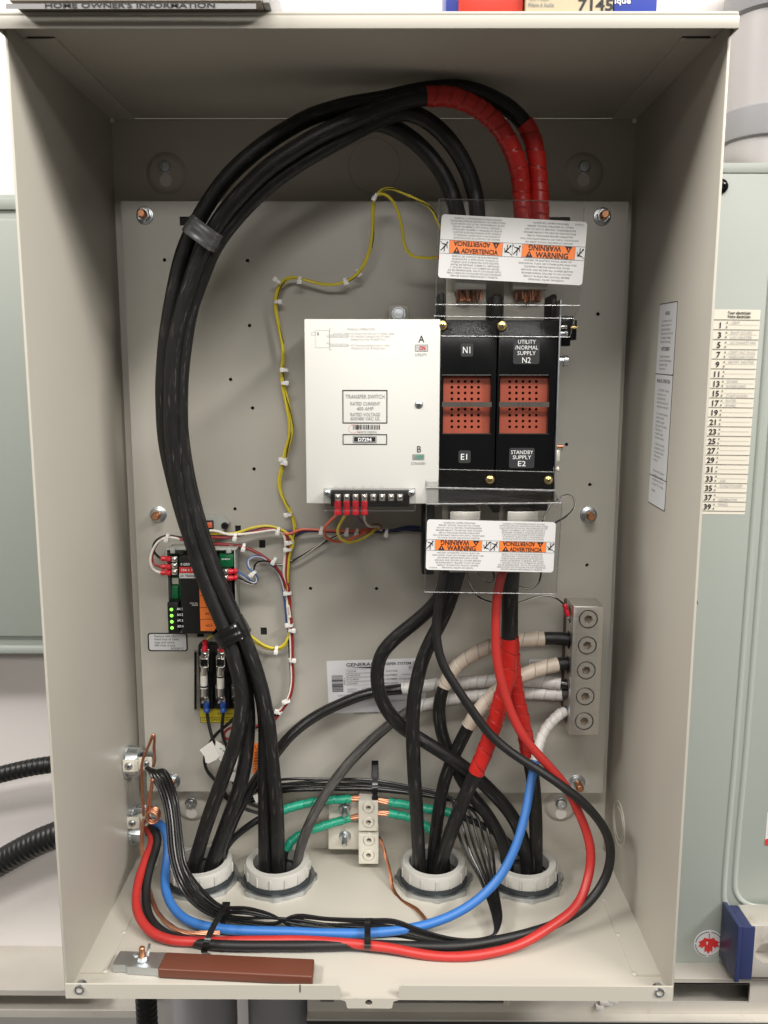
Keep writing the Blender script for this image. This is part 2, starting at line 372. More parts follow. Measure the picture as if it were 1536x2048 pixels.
def wire(par, pts, r, mt, name='wire', n=8, stripe=None, off=(0, 0, 0), tw=0, ph=0):
    P = [p + Vector(off) for p in resolve(pts)]; ps, pr = spline(P, .003); ps = smooth(ps, 3)
    if tw: ps = [p + Vector((math.cos(i * .05 + ph), -.4, math.sin(i * .05 + ph) * .6)) * tw * math.sin(i * .05 + ph) for i, p in enumerate(ps)]
    o = part(par, name, MB().tube(ps, r, n), mt)
    if stripe:
        b = MB(); n_ = len(ps)
        for i in range(0, n_ - 8, 1):
            pass
        k = 0
        for a in range(0, n_ - 12, 15):                             # tracer stripe that winds round the wire
            seg = []
            for j in range(a, min(a + 15, n_)):
                t_ = (ps[min(j + 1, n_ - 1)] - ps[max(j - 1, 0)]).normalized(); e1 = t_.cross(YA).normalized(); th = -1.3 + 2.6 * (j - a) / 15
                seg.append(ps[j] + (e1 * math.sin(th) - YA * math.cos(th)) * r * .62)
            b.tube(seg, r * .5, 6)
        part(o, 'tracer_stripe', b, stripe)
    return o
def tie(par, px, py, Y, ang=0, w=10, L=14, mt='nylon', r=.0042, k=1.0, name='cable_tie'):
    """a cable tie seen from the front: loop band across the wires and its square head"""
    c = U(px, py, Y); a = R_(ang); d = Vector((math.cos(a), 0, math.sin(a))); e = Vector((-math.sin(a), 0, math.cos(a))); m_ = mpp(Y); b = MB()
    rot = Matrix((d, YA, e)).transposed(); hw = L * m_ / 2
    ps = [c + d * (math.cos(2 * math.pi * i / 16) * hw * .82) + YA * (math.sin(2 * math.pi * i / 16) * r) for i in range(17)]
    vs, fs = [], []
    for p in ps[:16]:
        for s_ in (-1, 1): vs.append(p + e * (s_ * w * m_ * .28))
    for p in ps[:16]:
        for s_ in (-1, 1): vs.append(c + (p - c) * .80 + e * (s_ * w * m_ * .28))
    for i in range(16):
        j = (i + 1) % 16; fs += [(2 * i, 2 * i + 1, 2 * j + 1, 2 * j), (32 + 2 * i, 32 + 2 * j, 32 + 2 * j + 1, 32 + 2 * i + 1), (2 * i, 2 * j, 32 + 2 * j, 32 + 2 * i), (2 * i + 1, 32 + 2 * i + 1, 32 + 2 * j + 1, 2 * j + 1)]
    b.add(vs, fs); b.box(c - d * hw * .72 - YA * (r * .75) * 1, (w * m_ * .85, .0038, w * m_ * .85), .0008, rot)
    return part(par, name, b, mt)
# ================================================================ SETTING
D, H, HW = .278, .9157, .305
b = MB(); b.bx(-1.6, 1.6, .2865, .31, -1.0, 1.9); struct('wall', b, 'wall')
# ================================================================ STEEL CABINET
BUSH = [Vector((UZ(px, 1762, 0).x, .205, 0)) for px in (400, 555, 867, 1048)]
cab = thing('switch_cabinet', 'open grey painted steel electrical cabinet with its front cover off', 'cabinet', Vector((0, .139, 0)))
part(cab, 'back_wall', MB().bx(-HW, HW, D, D + .002, 0, H), 'paint')
for s in (-1, 1):
    o = part(cab, 'side_wall', MB().bx(s * HW, s * (HW + .0027), 0, D + .002, -.0016, H - .0003, .0008), 'paint')
fl = MB().bx(-HW, HW, .0005, D, -.002, 0)
ct = MB()
for c in BUSH: ct.cyl((c.x, c.y, -.01), (c.x, c.y, .01), .0365, 32)
flo = part(cab, 'floor_panel', cut(fl, ct), 'paint')
lid = part(cab, 'lid', MB().bx(-.3095, .3095, -.012, D + .002, H, .9204, .0022), 'paint')
b = MB().bx(-.3095, .3095, -.012, -.0105, .9064, H + .001, .0006)
for s in (-1, 1): b.bx(s * .3083, s * .3095, -.0112, D + .002, .9064, H + .001)
part(lid, 'drip_skirt', b, 'paint')
# front lip with its gap and the hanging lock tab
xl, xr = UZ(682, 1990, 0).x, UZ(797, 1990, 0).x
for x0, x1, ch in ((-HW - .0012, xl, 1), (xr, HW + .0012, 0)):
    pts = [(x0, -.0016, -.0018), (x1, -.0016, -.0018), (x1, -.0016, .0105), (x1 - .004 * ch, -.0016, .014), (x0, -.0016, .014)] if ch else \
          [(x0, -.0016, -.0018), (x1, -.0016, -.0018), (x1, -.0016, .0142), (x0 + .004, -.0016, .0142), (x0, -.0016, .011)]
    lip = part(cab, 'front_lip', MB().prism(pts, (0, .002, 0)), 'paint')
    for px, py in (((159, 1979),) if ch else ((1319, 1985),)):
        c = U(px, py, -.0022); part(lip, 'threaded_insert', MB().ringlathe(c, YA, [(.0052, .0001), (.0046, -.0012), (.0034, -.0012), (.0030, .0005), (.0030, .008), (.0052, .008)], 20), 'zinc')
        part(lip, 'insert_bore', MB().cyl(c + YA * .001, c + YA * .0095, .0031, 16), 'dark_cavity')
t0, t1, t2, t3 = xl, xr, U(694, 2017, -.0016).x, U(784, 2017, -.0016).x
zt = U(740, 2017, -.0016).z
tb = MB().prism([(t0, -.0016, -.0002), (t1, -.0016, -.0002), (t1, -.0016, -.002), (t3 + .0015, -.0016, -.0035), (t3, -.0016, zt + .001), (t3 - .001, -.0016, zt), (t2 + .001, -.0016, zt), (t2, -.0016, zt + .001), (t2 - .0015, -.0016, -.0035), (t0, -.0016, -.002)], (0, .0019, 0))
hc = U(737.5, 2006, -.0016); part(cab, 'lock_tab', cut(tb, MB().cyl(hc - YA * .01, hc + YA * .01, .0037, 20)), 'paint')
b = MB(); c = U(600, 1977, -.0018); b.box(c, (.0011, .0003, .0085)); part(cab, 'marker_line', b, 'ink')
# folded flanges of the side walls, spot welds and corner slots
for s in (-1, 1):
    for z, pyc in ((0, 1), (H, -1)):
        x_in = s * (HW - .0285)
        fb = MB().prism([(s * HW, .034, z), (x_in, .034, z), (x_in, D - .004, z), (s * HW, D - .004, z)], (0, 0, pyc * .0011))
        fo = part(cab, 'wall_flange', fb, 'paint')
        for k, yy in enumerate((.036, .100, .165, .235)):
            part(fo, 'spot_weld', MB().lathe((x_in + s * .002, yy, z + pyc * .0006), (0, 0, pyc), [(.0032, 0), (.0028, .0006), (.0014, .0011), (0, .0013)], 12), 'paint')
    part(cab, 'corner_slot', MB().bx(s * (HW - .0285), s * (HW - .004), .031, .0335, H - .0006, H + .0002), 'black_matte')
    part(cab, 'corner_notch', MB().prism([(s * (HW - .001), .040, H - .001), (s * (HW - .007), .040, H - .001), (s * (HW - .006), .046, H - .001), (s * (HW - .002), .052, H - .001)], (0, 0, .0008)), 'black_matte')
    b = MB().bx(s * (HW - .0285), s * (HW - .001), .0325, .0333, -.0001, .0003); part(cab, 'flange_seam', b, 'dull_brown')
    part(cab, 'corner_glint', MB().lathe((s * (HW - .003), D - .005, H - .004), (s * -1, -1, -1), [(.0028, 0), (.0016, .0012), (0, .0016)], 10), 'tin')  # pale bead put in for the glint of light in each corner
# keyhole mounting dimples in the back wall
def keyhole(px, py, r=.021):
    c = U(px, py, D - .0004); ring = MB().lathe(c + YA * .0006, -YA, [(r * 1.16, 0), (r * 1.08, .0012), (r * .95, .0034), (r * .82, .0044), (r * .6, .0046), (0, .0046)], 36)
    o = part(cab, 'mounting_dimple', ring, 'paint', sharp=60)
    e = c - YA * .0043
    part(o, 'keyhole_slot', MB().cyl(e - ZA * .0085, e - ZA * .0085 - YA * .0004, .0072, 24), 'wall')
    s_ = MB().lathe(e + ZA * .0062 - YA * .0001, -YA, [(.0078, 0), (.0078, .0008), (.0068, .0012), (.0062, .0036), (.0054, .0044), (.0026, .0046), (.0022, .0034), (0, .0034)], 20); part(o, 'mounting_screw', s_, 'zinc')
for p in ((333, 347), (1166, 347)): keyhole(*p)
for p in ((384, 1611), (1121, 1612)): keyhole(*p, r=.019)
c = U(748, 333, D - .0004); part(cab, 'knockout', MB().ringlathe(c, -YA, [(.0310, -.0003), (.0305, .0006), (.0298, .0006), (.0293, -.0003)], 48), 'paint')
c = UX(1238, 1647, HW); b = MB()
for r in (.0265, .0195): b.ringlathe(c, -XA, [(r + .0012, -.0003), (r + .0006, .0008), (r - .0006, .0008), (r - .0012, -.0003)], 48)
part(cab, 'knockout', b, 'paint')
part(cab, 'knockout_line', MB().ringlathe(c, -XA, [(.0232, -.0002), (.0232, .0004), (.0226, .0004), (.0226, -.0002)], 48), 'dull_brown')
# ---------------------------------------------------------------- mounting panel
PY = .258
pa, pb = U(241, 402, PY), U(1206, 1584, PY)
pl = MB().bx(pa.x + .0006, .2958, PY, PY + .002, .0900, .8195)
pc = MB(); HOLES = [(329, 520), (495, 521), (499, 651), (461, 759), (505, 816), (508, 938), (470, 1018), (1196, 628), (1133, 889), (1180, 969), (1174, 1130), (621, 1177), (753, 1177)]
for px, py in HOLES: c = U(px, py, PY); pc.cyl(c - YA * .004, c + YA * .006, .0021, 14)
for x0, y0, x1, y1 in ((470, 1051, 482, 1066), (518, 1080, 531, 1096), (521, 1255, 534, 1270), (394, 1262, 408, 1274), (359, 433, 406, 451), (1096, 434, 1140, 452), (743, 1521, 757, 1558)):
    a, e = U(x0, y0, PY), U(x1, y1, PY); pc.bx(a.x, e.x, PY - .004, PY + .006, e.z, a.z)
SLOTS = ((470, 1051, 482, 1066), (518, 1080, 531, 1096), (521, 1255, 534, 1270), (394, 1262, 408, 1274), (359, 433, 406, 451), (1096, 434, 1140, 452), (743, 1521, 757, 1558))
pan = thing('mounting_panel', 'grey painted back panel drilled with holes and bolted inside the cabinet', 'panel', Vector((0, PY, .09)))
part(pan, 'plate', cut(pl, pc), 'paint_panel')
for x0, y0, x1, y1 in SLOTS: a, e = U(x0, y0, PY), U(x1, y1, PY); part(pan, 'slot_dark_backing', MB().bx(a.x - .002, e.x + .002, PY + .0021, PY + .005, e.z - .002, a.z + .002), 'black_matte')  # black sheet added behind each slot so the hole looks dark
b = MB()
for x in (pa.x + .0006, .2958): s = 1 if x < 0 else -1; b.bx(x, x + s * .0018, PY + .002, D - .0025, .09, .8195)
b.bx(pa.x + .003, .2935, PY + .002, D - .0025, .8177, .8195); b.bx(pa.x + .003, .2935, PY + .002, D - .0025, .0900, .0918)
part(pan, 'return_flange', b, 'paint_panel')
def bolt_on_panel(px, py, desc, length=.016):
    c = U(px, py, PY); t = thing('panel_bolt', desc, 'bolt', c, 'bolts holding the mounting panel')
    part(t, 'washer', MB().ringlathe(c, -YA, [(.0102, -.0002), (.0102, .0010), (.0096, .0014), (.0055, .0014), (.0055, -.0002)], 28), 'zinc')
    part(t, 'nut', MB().lathe(c - YA * .0013, -YA, [(.0082, 0), (.0082, .0009), (.0076, .0012)], 24).hexa(c - YA * .0024, c - YA * .0085, .0074), 'zinc')
    prof = []
    for i in range(12): h = .007 + (length - .007) * i / 11; prof.append((.0049 - (.0004 if i % 2 else 0), h))
    part(t, 'stud', MB().lathe(c, -YA, prof + [(.0036, length + .0008), (0, length + .0008)], 18), 'stud_copper')
for p in ((290, 431, 'zinc nut and copper stud on panel corner beside the slot under the loop cables'), (1204, 433, 'zinc nut and copper stud on panel corner beside the upper clear cover'), (317, 1029, 'zinc nut and copper stud above the green circuit module'), (1177, 1030, 'zinc nut and copper stud above the aluminium lug block'), (345, 1561, 'zinc nut and copper stud behind the thin black control wires'), (1154, 1564, 'zinc nut and copper stud below the aluminium lug block')): bolt_on_panel(*p, length=.019 if p[1] > 1500 else .016)
# ================================================================ BEHIND AND BESIDE THE CABINET
YL = .225
lp = thing('panel_box', 'pale green grey electrical panel box on the wall where black conduits pass below', 'panel box', Vector((-.55, YL, .2)))
z0, z1 = U(40, 1300, YL).z, U(40, 388, YL).z
part(lp, 'body', MB().bx(-.9, -.335, YL, .287, z0, z1, .002), 'board_paint')
zz = U(40, 437, YL - .006).z; part(lp, 'door', MB().bx(-.9, -.338, YL - .006, YL, U(40, 1271, YL).z, zz, .0025), 'board_paint')
part(lp, 'trim_strip', MB().bx(-.9, -.335, YL - .004, YL, U(40, 398, YL).z - .012, U(40, 398, YL).z, .001), 'board_paint')
part(lp, 'bottom_trim', MB().bx(-.9, -.335, YL - .008, YL, U(40, 1304, YL).z, U(40, 1289, YL).z, .002), 'board_paint')
YR = .165
rp = thing('breaker_panel', 'pale green grey breaker panel with circuit directory and maple leaf sticker', 'breaker panel', Vector((.55, YR, -.03)))
zb, ztop = U(1440, 1931, YR).z, U(1480, 326, YR).z
part(rp, 'body', MB().bx(.335, .95, YR, .287, zb, ztop, .002), 'board_paint')
part(rp, 'top_edge', MB().bx(.335, .95, YR - .0012, YR, ztop - .010, ztop, .0006), 'board_paint')
# raised door moulding: two parallel ridges turning the lower corner
def bead(x, zlow, off, r=.0042):
    ps = [Vector((x, YR + .002, ztop - .02)), Vector((x - .004, YR + .002, .2)), Vector((x - .006, YR + .002, zlow + .03))]
    ps += [Vector((x - .006 + .03 * (1 - math.cos(a)), YR + .002, zlow + .03 - .03 * math.sin(a))) for a in (.3, .6, .9, 1.2, 1.57)] + [Vector((.95, YR + .002, zlow))]
    q, _ = spline(ps, .01); return MB().tube(q, r, 12)
x1 = U(1478, 1500, YR).x; zl = U(1500, 1835, YR).z
part(rp, 'door_moulding', bead(x1, zl, 0), 'board_paint', sharp=80)
part(rp, 'door_moulding', bead(x1 + .012, zl + .014, 0), 'board_paint', sharp=80)
def round_screw(px, py, nm, mt):
    c = U(px, py, YR); part(rp, nm, MB().lathe(c, -YA, [(.0078, 0), (.0074, .0025), (.0055, .0042), (.0028, .0050), (.0022, .0030), (0, .003)], 20), mt)
round_screw(1441, 373, 'screw', 'black_gloss')
c = U(1388, 1206, YR); part(rp, 'screw_hole', MB().ringlathe(c, -YA, [(.0050, 0), (.0044, .0012), (.0034, .0008), (.0032, -.001)], 20), 'zinc'); part(rp, 'screw_bore', MB().cyl(c - YA * .0003, c, .0033, 16), 'black_matte')
# directory card
dl = Lab(1457, 828, YR, -.6); dc = single('directory_card', (lambda m_: (dl.slab(m_, -47, -200, 47, 199, .0004, 1), m_)[1])(MB()), 'paper_cream', 'cream circuit directory card numbered 1 to 39 stuck on breaker panel', 'card')
ink, gry, pen = MB(), MB(), MB()
sh = lambda py: (py - 828) * -.030                                  # the card follows the panel's own verticals
dl.t(ink, 'Your electricien', 6, -194, 5.5, bold=1, w=44, lift=2); dl.t(ink, 'Votre électricien', 6, -187, 5.5, bold=1, w=44, lift=2)
hand = {1: ('CENT', ''), 3: ('SHOP DOORS', 'LAC HEATER'), 5: ('LAC EXHAUST FAN', ''), 7: ('CENT VAC PLUG', 'WHEELCHAIR DOORS'), 9: ('ENTRY HEATER', ''), 13: ('SPARE', 'BASEBOARD'), 15: ('', 'STAFF ROOM'), 17: ('WATER', 'SPARE'), 33: ('', 'AIR'), 35: ('CONDITIONER', ''), 37: ('', 'GENERATOR'), 39: ('PANEL', '')}
for k in range(20):
    n = 2 * k + 1; y = -180.5 + k * 18.65; dl.rect(ink, -47, y - .5, 47, y + .4, 2); dl.rect(gry, -14, y + 9.2, 44, y + 9.6, 2)
    dl.t(ink, str(n), -29, y + 10.3, 10.5, bold=1, lift=2)
    dl.t(ink, 'A', -16, y + 5.6, 4.2, lift=2); dl.t(ink, 'B', -16.5, y + 14, 4.2, lift=2)
    if n in hand:
        for j, h_ in enumerate(hand[n]):
            if h_: pen = MB(); dl.t(pen, h_, -8, y + 5 + j * 9, 5.2, 'l', w=min(50, len(h_) * 4.2), lift=2); part(dc, 'handwriting', pen, 'ink_pencil')
dl.rect(ink, -47, -180.5 + 20 * 18.65 - .5, 47, -180.5 + 20 * 18.65 + .4, 2)
part(dc, 'printing', ink, 'ink'); part(dc, 'ruling', gry, 'ink_grey')
# maple leaf sticker
sl = Lab(1417, 1887, YR); b = MB(); b.cyl(sl.p(0, 0, 0), sl.p(0, 0, 1), 32 * sl.k, 40)
ms = single('round_sticker', b, 'paper', 'round white sticker with a red maple leaf on breaker panel', 'sticker')
half = [(0, 25), (-4, 17), (-9, 20), (-9, 5), (-16, 11), (-17, 7), (-24, 7), (-20, -1), (-24, -5), (-13, -11), (-12, -16), (-1.5, -13)]
leaf = half + [(-x, y) for x, y in half[::-1][:-1]]
b = MB(); sl.poly(b, [(x * .95, y * .95) for x, y in leaf], 2.2); sl.rect(b, -1, -25, 1, -13, 2.2); part(ms, 'maple_leaf', b, 'ink_red')
b = MB(); sl.poly(b, [(-7, -6), (-2, -6), (-4, 3)], 3.2); part(ms, 'leaf_notch', b, 'paper')
b = MB()
for i in range(44):
    if i % 11 == 0: continue
    a0, a1 = 2 * math.pi * i / 44, 2 * math.pi * (i + .72) / 44; sl.poly(b, [(27.5 * math.cos(a0), 27.5 * math.sin(a0)), (29.5 * math.cos(a0), 29.5 * math.sin(a0)), (29.5 * math.cos(a1), 29.5 * math.sin(a1)), (27.5 * math.cos(a1), 27.5 * math.sin(a1))], 2.2)
part(ms, 'rim_lettering', b, 'ink')
# white and red tag at the panel's edge
tl = Lab(1540, 1654, YR); b = MB(); tl.slab(b, -8, -36, 30, 40, .0006, 4); ts = single('warning_tag', b, 'paper', 'white tag with black bars and red foot on breaker panel', 'tag')
b = MB(); tl.slab(b, -8, 26, 30, 40.2, .0005, 3, lift=2); part(ts, 'red_foot', b, 'ink_red')
b = MB()
for i in range(9): tl.rect(b, -3, -22 + i * 4.6, 0, -19.5 + i * 4.6, 2)
part(ts, 'bars', b, 'ink')
# grey plastic conduit that drops into the breaker panel
pcx, pcy = U(1533, 250, .235).x, .235
pp = thing('grey_conduit', 'thick grey plastic conduit with coupling dropping into the breaker panel', 'conduit', Vector((pcx, pcy, ztop)))
zA, zB, zC = U(1530, 262, pcy - .05).z, U(1530, 198, pcy - .05).z, U(1530, 3, pcy - .05).z
part(pp, 'pipe', MB().cyl((pcx, pcy, ztop - .01), (pcx, pcy, zA), .0435, 40), 'pvc_light')
part(pp, 'coupling', MB().lathe((pcx, pcy, zA), ZA, [(.043, -.002), (.0475, 0), (.0482, .004), (.0482, zB - zA - .002), (.0465, zB - zA)], 40), 'pvc')
part(pp, 'pipe', MB().cyl((pcx, pcy, zB - .001), (pcx, pcy, zC), .0455, 40), 'pvc_light')
part(pp, 'collar', MB().lathe((pcx, pcy, zC), ZA, [(.0455, -.001), (.050, .002), (.052, .014), (.052, .05)], 40), 'pvc')
# top of the cabinet: booklet and filter boxes
bk = thing('home_booklet', 'thick booklet with a title strip lying on the cabinet lid', 'booklet', Vector((-.2, 0, .9204)))
xa, xb = U(18, 10, -.03).x, U(523, 10, -.03).x
part(bk, 'pages', MB().bx(xa, xb, -.030, .19, .9206, .952, .0015), 'pages'); part(bk, 'back_cover', MB().bx(xb + .0002, xb + .006, -.026, .19, .9206, .952, .001), 'ink_pale')
bl = Lab(290, 10, -.03); b = MB(); bl.rect(b, -255, -2, 204, 7, 1); part(bk, 'title_strip', b, 'title_band')
b = MB(); bl.t(b, "HOME OWNER'S INFORMATION", -27, 1, 8.5, bold=1, w=314, lift=2); part(bk, 'title', b, 'ink')
def carton(name, label, px0, px1, Y, d, mt, h=.07):
    a, e = U(px0, 10, Y), U(px1, 10, Y); t = thing(name, label, 'box', Vector(((a.x + e.x) / 2, Y + d / 2, .9204)), 'filter boxes on the cabinet lid'); part(t, 'carton', MB().bx(a.x, e.x, Y, Y + d, .9205, .9205 + h, .0008), mt); return t
cream = carton('filter_box', 'cream oil filter box marked 7145 on the cabinet lid', 1052, 1226, .004, .08, 'cream_box')
cl = Lab(1139, 10, .004); b = MB(); cl.t(b, '7145', 48, 0, 19, bold=1, w=66); part(cream, 'part_number', b, 'ink')
b = MB(); cl.t(b, 'Oil Filter', -55, -10, 6, w=38); cl.t(b, 'Filtre à huile', -52, 0, 6, bold=1, w=47); part(cream, 'lettering', b, 'ink_grey')
blue = carton('filter_box', 'blue filter box with white lettering beside the cream box', 1228, 1314, .012, .08, 'blue_box')
b = MB(); Lab(1245, 2, .012).t(b, 'ique', 0, 0, 9, bold=1, w=30); part(blue, 'lettering', b, 'ink_white')
bl2 = carton('filter_box', 'blue filter box beyond the red box', 892, 1060, .030, .06, 'blue_box'); carton('filter_box', 'bright red filter box standing against the cream box', 919, 1046, .010, .018, 'red_box')
# ---------------------------------------------------------------- rails, conduits and strut under the cabinet
YS = .20
ra = thing('strut_channel', 'galvanised slotted strut channel on the wall near the bent black conduits', 'strut', Vector((-.5, YS, -.16)))
za, zb_, zc_, zd = U(60, 1981, YS).z, U(60, 1991, YS).z, U(60, 2021, YS).z, U(60, 2031, YS).z; xe = U(288, 2015, YS).x
b = MB().bx(-1.2, xe - .075, YS, .2866, za - .0025, za); b.bx(-1.2, xe - .075, YS, YS + .0025, zb_, za - .0026); part(ra, 'upper_flange', b, 'alu_rail')
part(ra, 'channel_back', MB().bx(-1.2, xe, .282, .2866, zd, za - .003), 'dull_brown')
b = MB().bx(-1.2, xe, YS, .2866, zd - .0025, zd); b.bx(-1.2, xe, YS, YS + .0025, zd + .0002, zc_); part(ra, 'lower_flange', b, 'alu_rail')
YB = .137
br = thing('support_rail', 'pale aluminium rail with rectangular slots under the breaker panel', 'rail', Vector((.35, YB, -.12)))
z1_, z2_ = U(1400, 1961, YB).z, U(1400, 2027, YB).z; xs = U(615, 2030, YB).x
pl = MB().bx(xs, .95, YB, YB + .003, z2_, z1_); pc = MB()
for q in ((1320, 1965, 1498, 2006), (700, 1990, 1010, 2007), (640, 1990, 668, 2004)): a, e = U(q[0], q[1], YB), U(q[2], q[3], YB); pc.box(((a.x + e.x) / 2, YB, (a.z + e.z) / 2), (e.x - a.x, .02, a.z - e.z), .002)
part(br, 'front_plate', cut(pl, pc), 'alu_rail')
xs2 = U(1346, 1950, YR).x; part(br, 'top_ledge', MB().bx(xs2 - .05, .95, YB, YR + .02, z1_ + .0002, z1_ + .0022, .0006), 'alu_rail'); part(br, 'slot_shade_plate', MB().bx(xs, .95, YB + .05, YB + .053, z2_, z1_), 'dark_cavity')  # dark sheet stands in for the shade behind the rail slots
part(br, 'bottom_flange', MB().bx(xs, .95, YB - .012, YB + .05, z2_ - .003, z2_ - .0003, .0008), 'alu_rail')
part(br, 'groove_shade', MB().bx(xs, .95, YB - .010, YB + .05, z2_ - .009, z2_ - .0035), 'dark_cavity'); part(br, 'lower_rail', MB().bx(xs, .95, YB - .02, YB + .06, z2_ - .05, z2_ - .0095, .001), 'pvc')  # solid dark strip stands in for the shaded groove
b = MB()
for k, (x0, x1, y0, y1) in enumerate(((1200, 1226, 2004, 2012), (1192, 1208, 2012, 2022), (1218, 1236, 2000, 2008))): b.pbx(x0, y0, x1, y1, YB - .005, .01, .001)
part(br, 'clip', b, 'tape_white'); b = MB()
Lab(1012, 2005, YB - .0007).t(b, '18', 0, 0, 11, bold=1); part(br, 'stamped_number', b, 'paper_cream')
# short aluminium extrusion with blue end cap
YE = .120
ex = thing('end_capped_rail', 'short aluminium rail with a blue plastic end cap below the round sticker', 'rail', Vector((.45, YE, -.05)))
a, e = U(1503, 1851, YE), U(1600, 1955, YE); pl = MB().bx(a.x, .95, YE, YE + .040, e.z, a.z, .0008)
hx = [U(x, y, YE) for x, y in ((1508, 1908), (1520, 1890), (1560, 1880), (1560, 1926), (1528, 1926), (1514, 1918))]
part(ex, 'rail', cut(pl, MB().prism([p - YA * .01 for p in hx], (0, .03, 0))), 'alu_rail')
a, e = U(1484, 1852, YE), U(1502.5, 1958, YE); b = MB().bx(a.x, e.x, YE - .002, YE + .040, e.z, a.z, .0015); b.bx(a.x - .006, a.x - .0002, YE - .004, YE + .044, e.z - .002, a.z + .002, .0015); part(ex, 'end_cap', b, 'blue_cap')
# grey conduits under the cabinet floor, one below each bushing
for i, c in enumerate(BUSH):
    dsc = ['beside the thin black control wires', 'with a worn grey cable', 'with a red taped cable', 'behind the blue cable'][i]
    t = thing('floor_conduit', 'grey bushing and conduit through cabinet floor, ' + dsc, 'conduit', Vector((c.x, c.y, -.35)), 'conduits through the cabinet floor')
    part(t, 'pipe', MB().ringlathe(c, ZA, [(.0405, -.0025), (.0405, -.35), (.031, -.35), (.031, .004), (.0358, .004), (.0358, -.0025)], 40), 'pvc')
    ln = MB(); n = 64; prof = []
    vs, fs = [], []
    for k in range(n):
        th = 2 * math.pi * k / n; lug = (k % 8) in (0, 1); Ro = .0490 if lug else .0462
        for r_, z_ in ((Ro, .0004), (Ro, .0052 if not lug else .0066), (.036, .0058), (.036, .0004)): vs.append(c + Vector((math.cos(th) * r_, math.sin(th) * r_, z_)))
    for k in range(n):
        j = (k + 1) % n
        for q in range(4): fs.append((4 * k + q, 4 * j + q, 4 * j + (q + 1) % 4, 4 * k + (q + 1) % 4))
    ln.add(vs, fs); part(t, 'locknut', ln, 'zinc')
    part(t, 'gasket', MB().ringlathe(c, ZA, [(.0420, .0060), (.0412, .0108), (.034, .0108), (.034, .0060)], 40), 'gasket')
    bu = part(t, 'bushing', MB().ringlathe(c, ZA, [(.0396, .0105), (.0398, .0245), (.0385, .0267), (.0315, .0273), (.0300, .0260), (.0300, .0105)], 48), 'bushing')
    for k in range(14):
        th = 2 * math.pi * (k + .3 * i) / 14; p = c + Vector((math.cos(th) * .0398, math.sin(th) * .0398, .0172)); part(bu, 'grip_rib', MB().box(p, (.0030, .0030, .0125), .0012, Matrix.Rotation(th, 3, 'Z')), 'bushing')
    if i == 2:
        b = MB(); text(b, '213', c + Vector((0, -.0452, .0012)), XA, ZA, .003, 'c', 1); part(t, 'size_mark', b, 'ink_white')
# black flexible conduit and strap below the floor, and the two that enter the side wall
def corrugated(ps, r, pitch=.0075, amp=.0011): return MB().tube(ps, r, 22, lambda L, v: r - amp * (1 - abs(math.sin(math.pi * (L / pitch + v))) ** .6))
def fine(P, step): q, _ = spline(P, step); return q
t = thing('flexible_conduit', 'black ribbed flexible conduit strapped to strut under the cabinet floor', 'conduit', U(205, 2048, .12))
c0 = Vector((UZ(206, 1960, 0).x + .012, .12, -.0025)); part(t, 'ribbed_hose', corrugated(fine([c0, c0 + Vector((.001, .002, -.04)), c0 + Vector((0, .006, -.14))], .0012), .0125), 'black_plastic')
part(t, 'strap_clamp', MB().ringlathe(c0 + Vector((0, .003, -.052)), ZA, [(.0150, -.03), (.0155, .006), (.0140, .006), (.0135, -.03)], 28).box(c0 + Vector((.021, .012, -.045)), (.004, .03, .055), .001, Matrix.Rotation(.35, 3, 'Y')), 'zinc')
CON = [UX(254, 1523, -HW), UX(268, 1650, -HW)]
for i, (c, r, nm) in enumerate(((CON[0], .0108, 'thinner'), (CON[1], .0172, 'thicker'))):
    dz = -.022 if i == 0 else -.045
    P = [Vector((c.x - .003, c.y, c.z + .002)), Vector((c.x - .05, c.y + .004, c.z - .002)), Vector((c.x - .12, c.y + .012, c.z + dz * .6)), Vector((c.x - .22, c.y + .02, c.z + dz * 1.9)), Vector((c.x - .40, c.y + .025, c.z + dz * 4.2))]
    single('flexible_conduit', corrugated(fine(P, .0012), r), 'black_plastic', nm + ' of two black ribbed conduits entering the cabinet side wall', 'conduit', 'ribbed conduits into the side wall')
# ================================================================ TRANSFER SWITCH
YW, YK = .125, .130                                                 # white cover front, black pole front
sw = thing('transfer_switch', 'two pole transfer switch with white mechanism cover and black pole bodies', 'transfer switch', Vector((.06, .19, .33)))
wa, wb = U(608, 638, YW), U(877, 1008, YW)
cov = part(sw, 'mechanism_cover', MB().bx(wa.x, wb.x, YW, PY - .006, wb.z, wa.z, .0014), 'cover_white')
part(sw, 'rear_frame', MB().bx(wa.x + .008, wb.x + .115, .20, PY + .0005, wb.z + .004, wa.z - .004), 'black_plastic')
W_ = Lab(0, 0, YW, 0, o=U(742, 824, YW)); WX = lambda x: x - 742; WY = lambda y: y - 824
g1, g2, k1 = MB(), MB(), MB()
q = lambda zx, zy: (600 + zx / 5.121 - 742, 640 + zy / 5.12 - 824)       # close view coordinates of the cover
def T(mb, s, zx, zy, h, align='c', w=None, bold=0, lift=1):
    x, y = q(zx, zy)
    if mb is g1: m2 = MB(); W_.t(m2, s, x, y, h, align, bold, w, lift=lift); part(cov, 'lettering', m2, 'ink_grey'); return
    W_.t(mb, s, x, y, h, align, bold, w, lift=lift)
def B(mb, x0, y0, x1, y1, lift=1): a = q(x0, y0); e = q(x1, y1); W_.rect(mb, *a, *e, lift)
def FR(mb, x0, y0, x1, y1, w, lift=1): a = q(x0, y0); e = q(x1, y1); W_.frame(mb, *a, *e, w, lift)
T(g2, 'MANUAL OPERATION', 630, 124, 4.4, w=55); T(g2, 'DO NOT OPERATE WHILE THE SWITCH IS UNDER LOAD', 655, 168, 3.6, w=120)
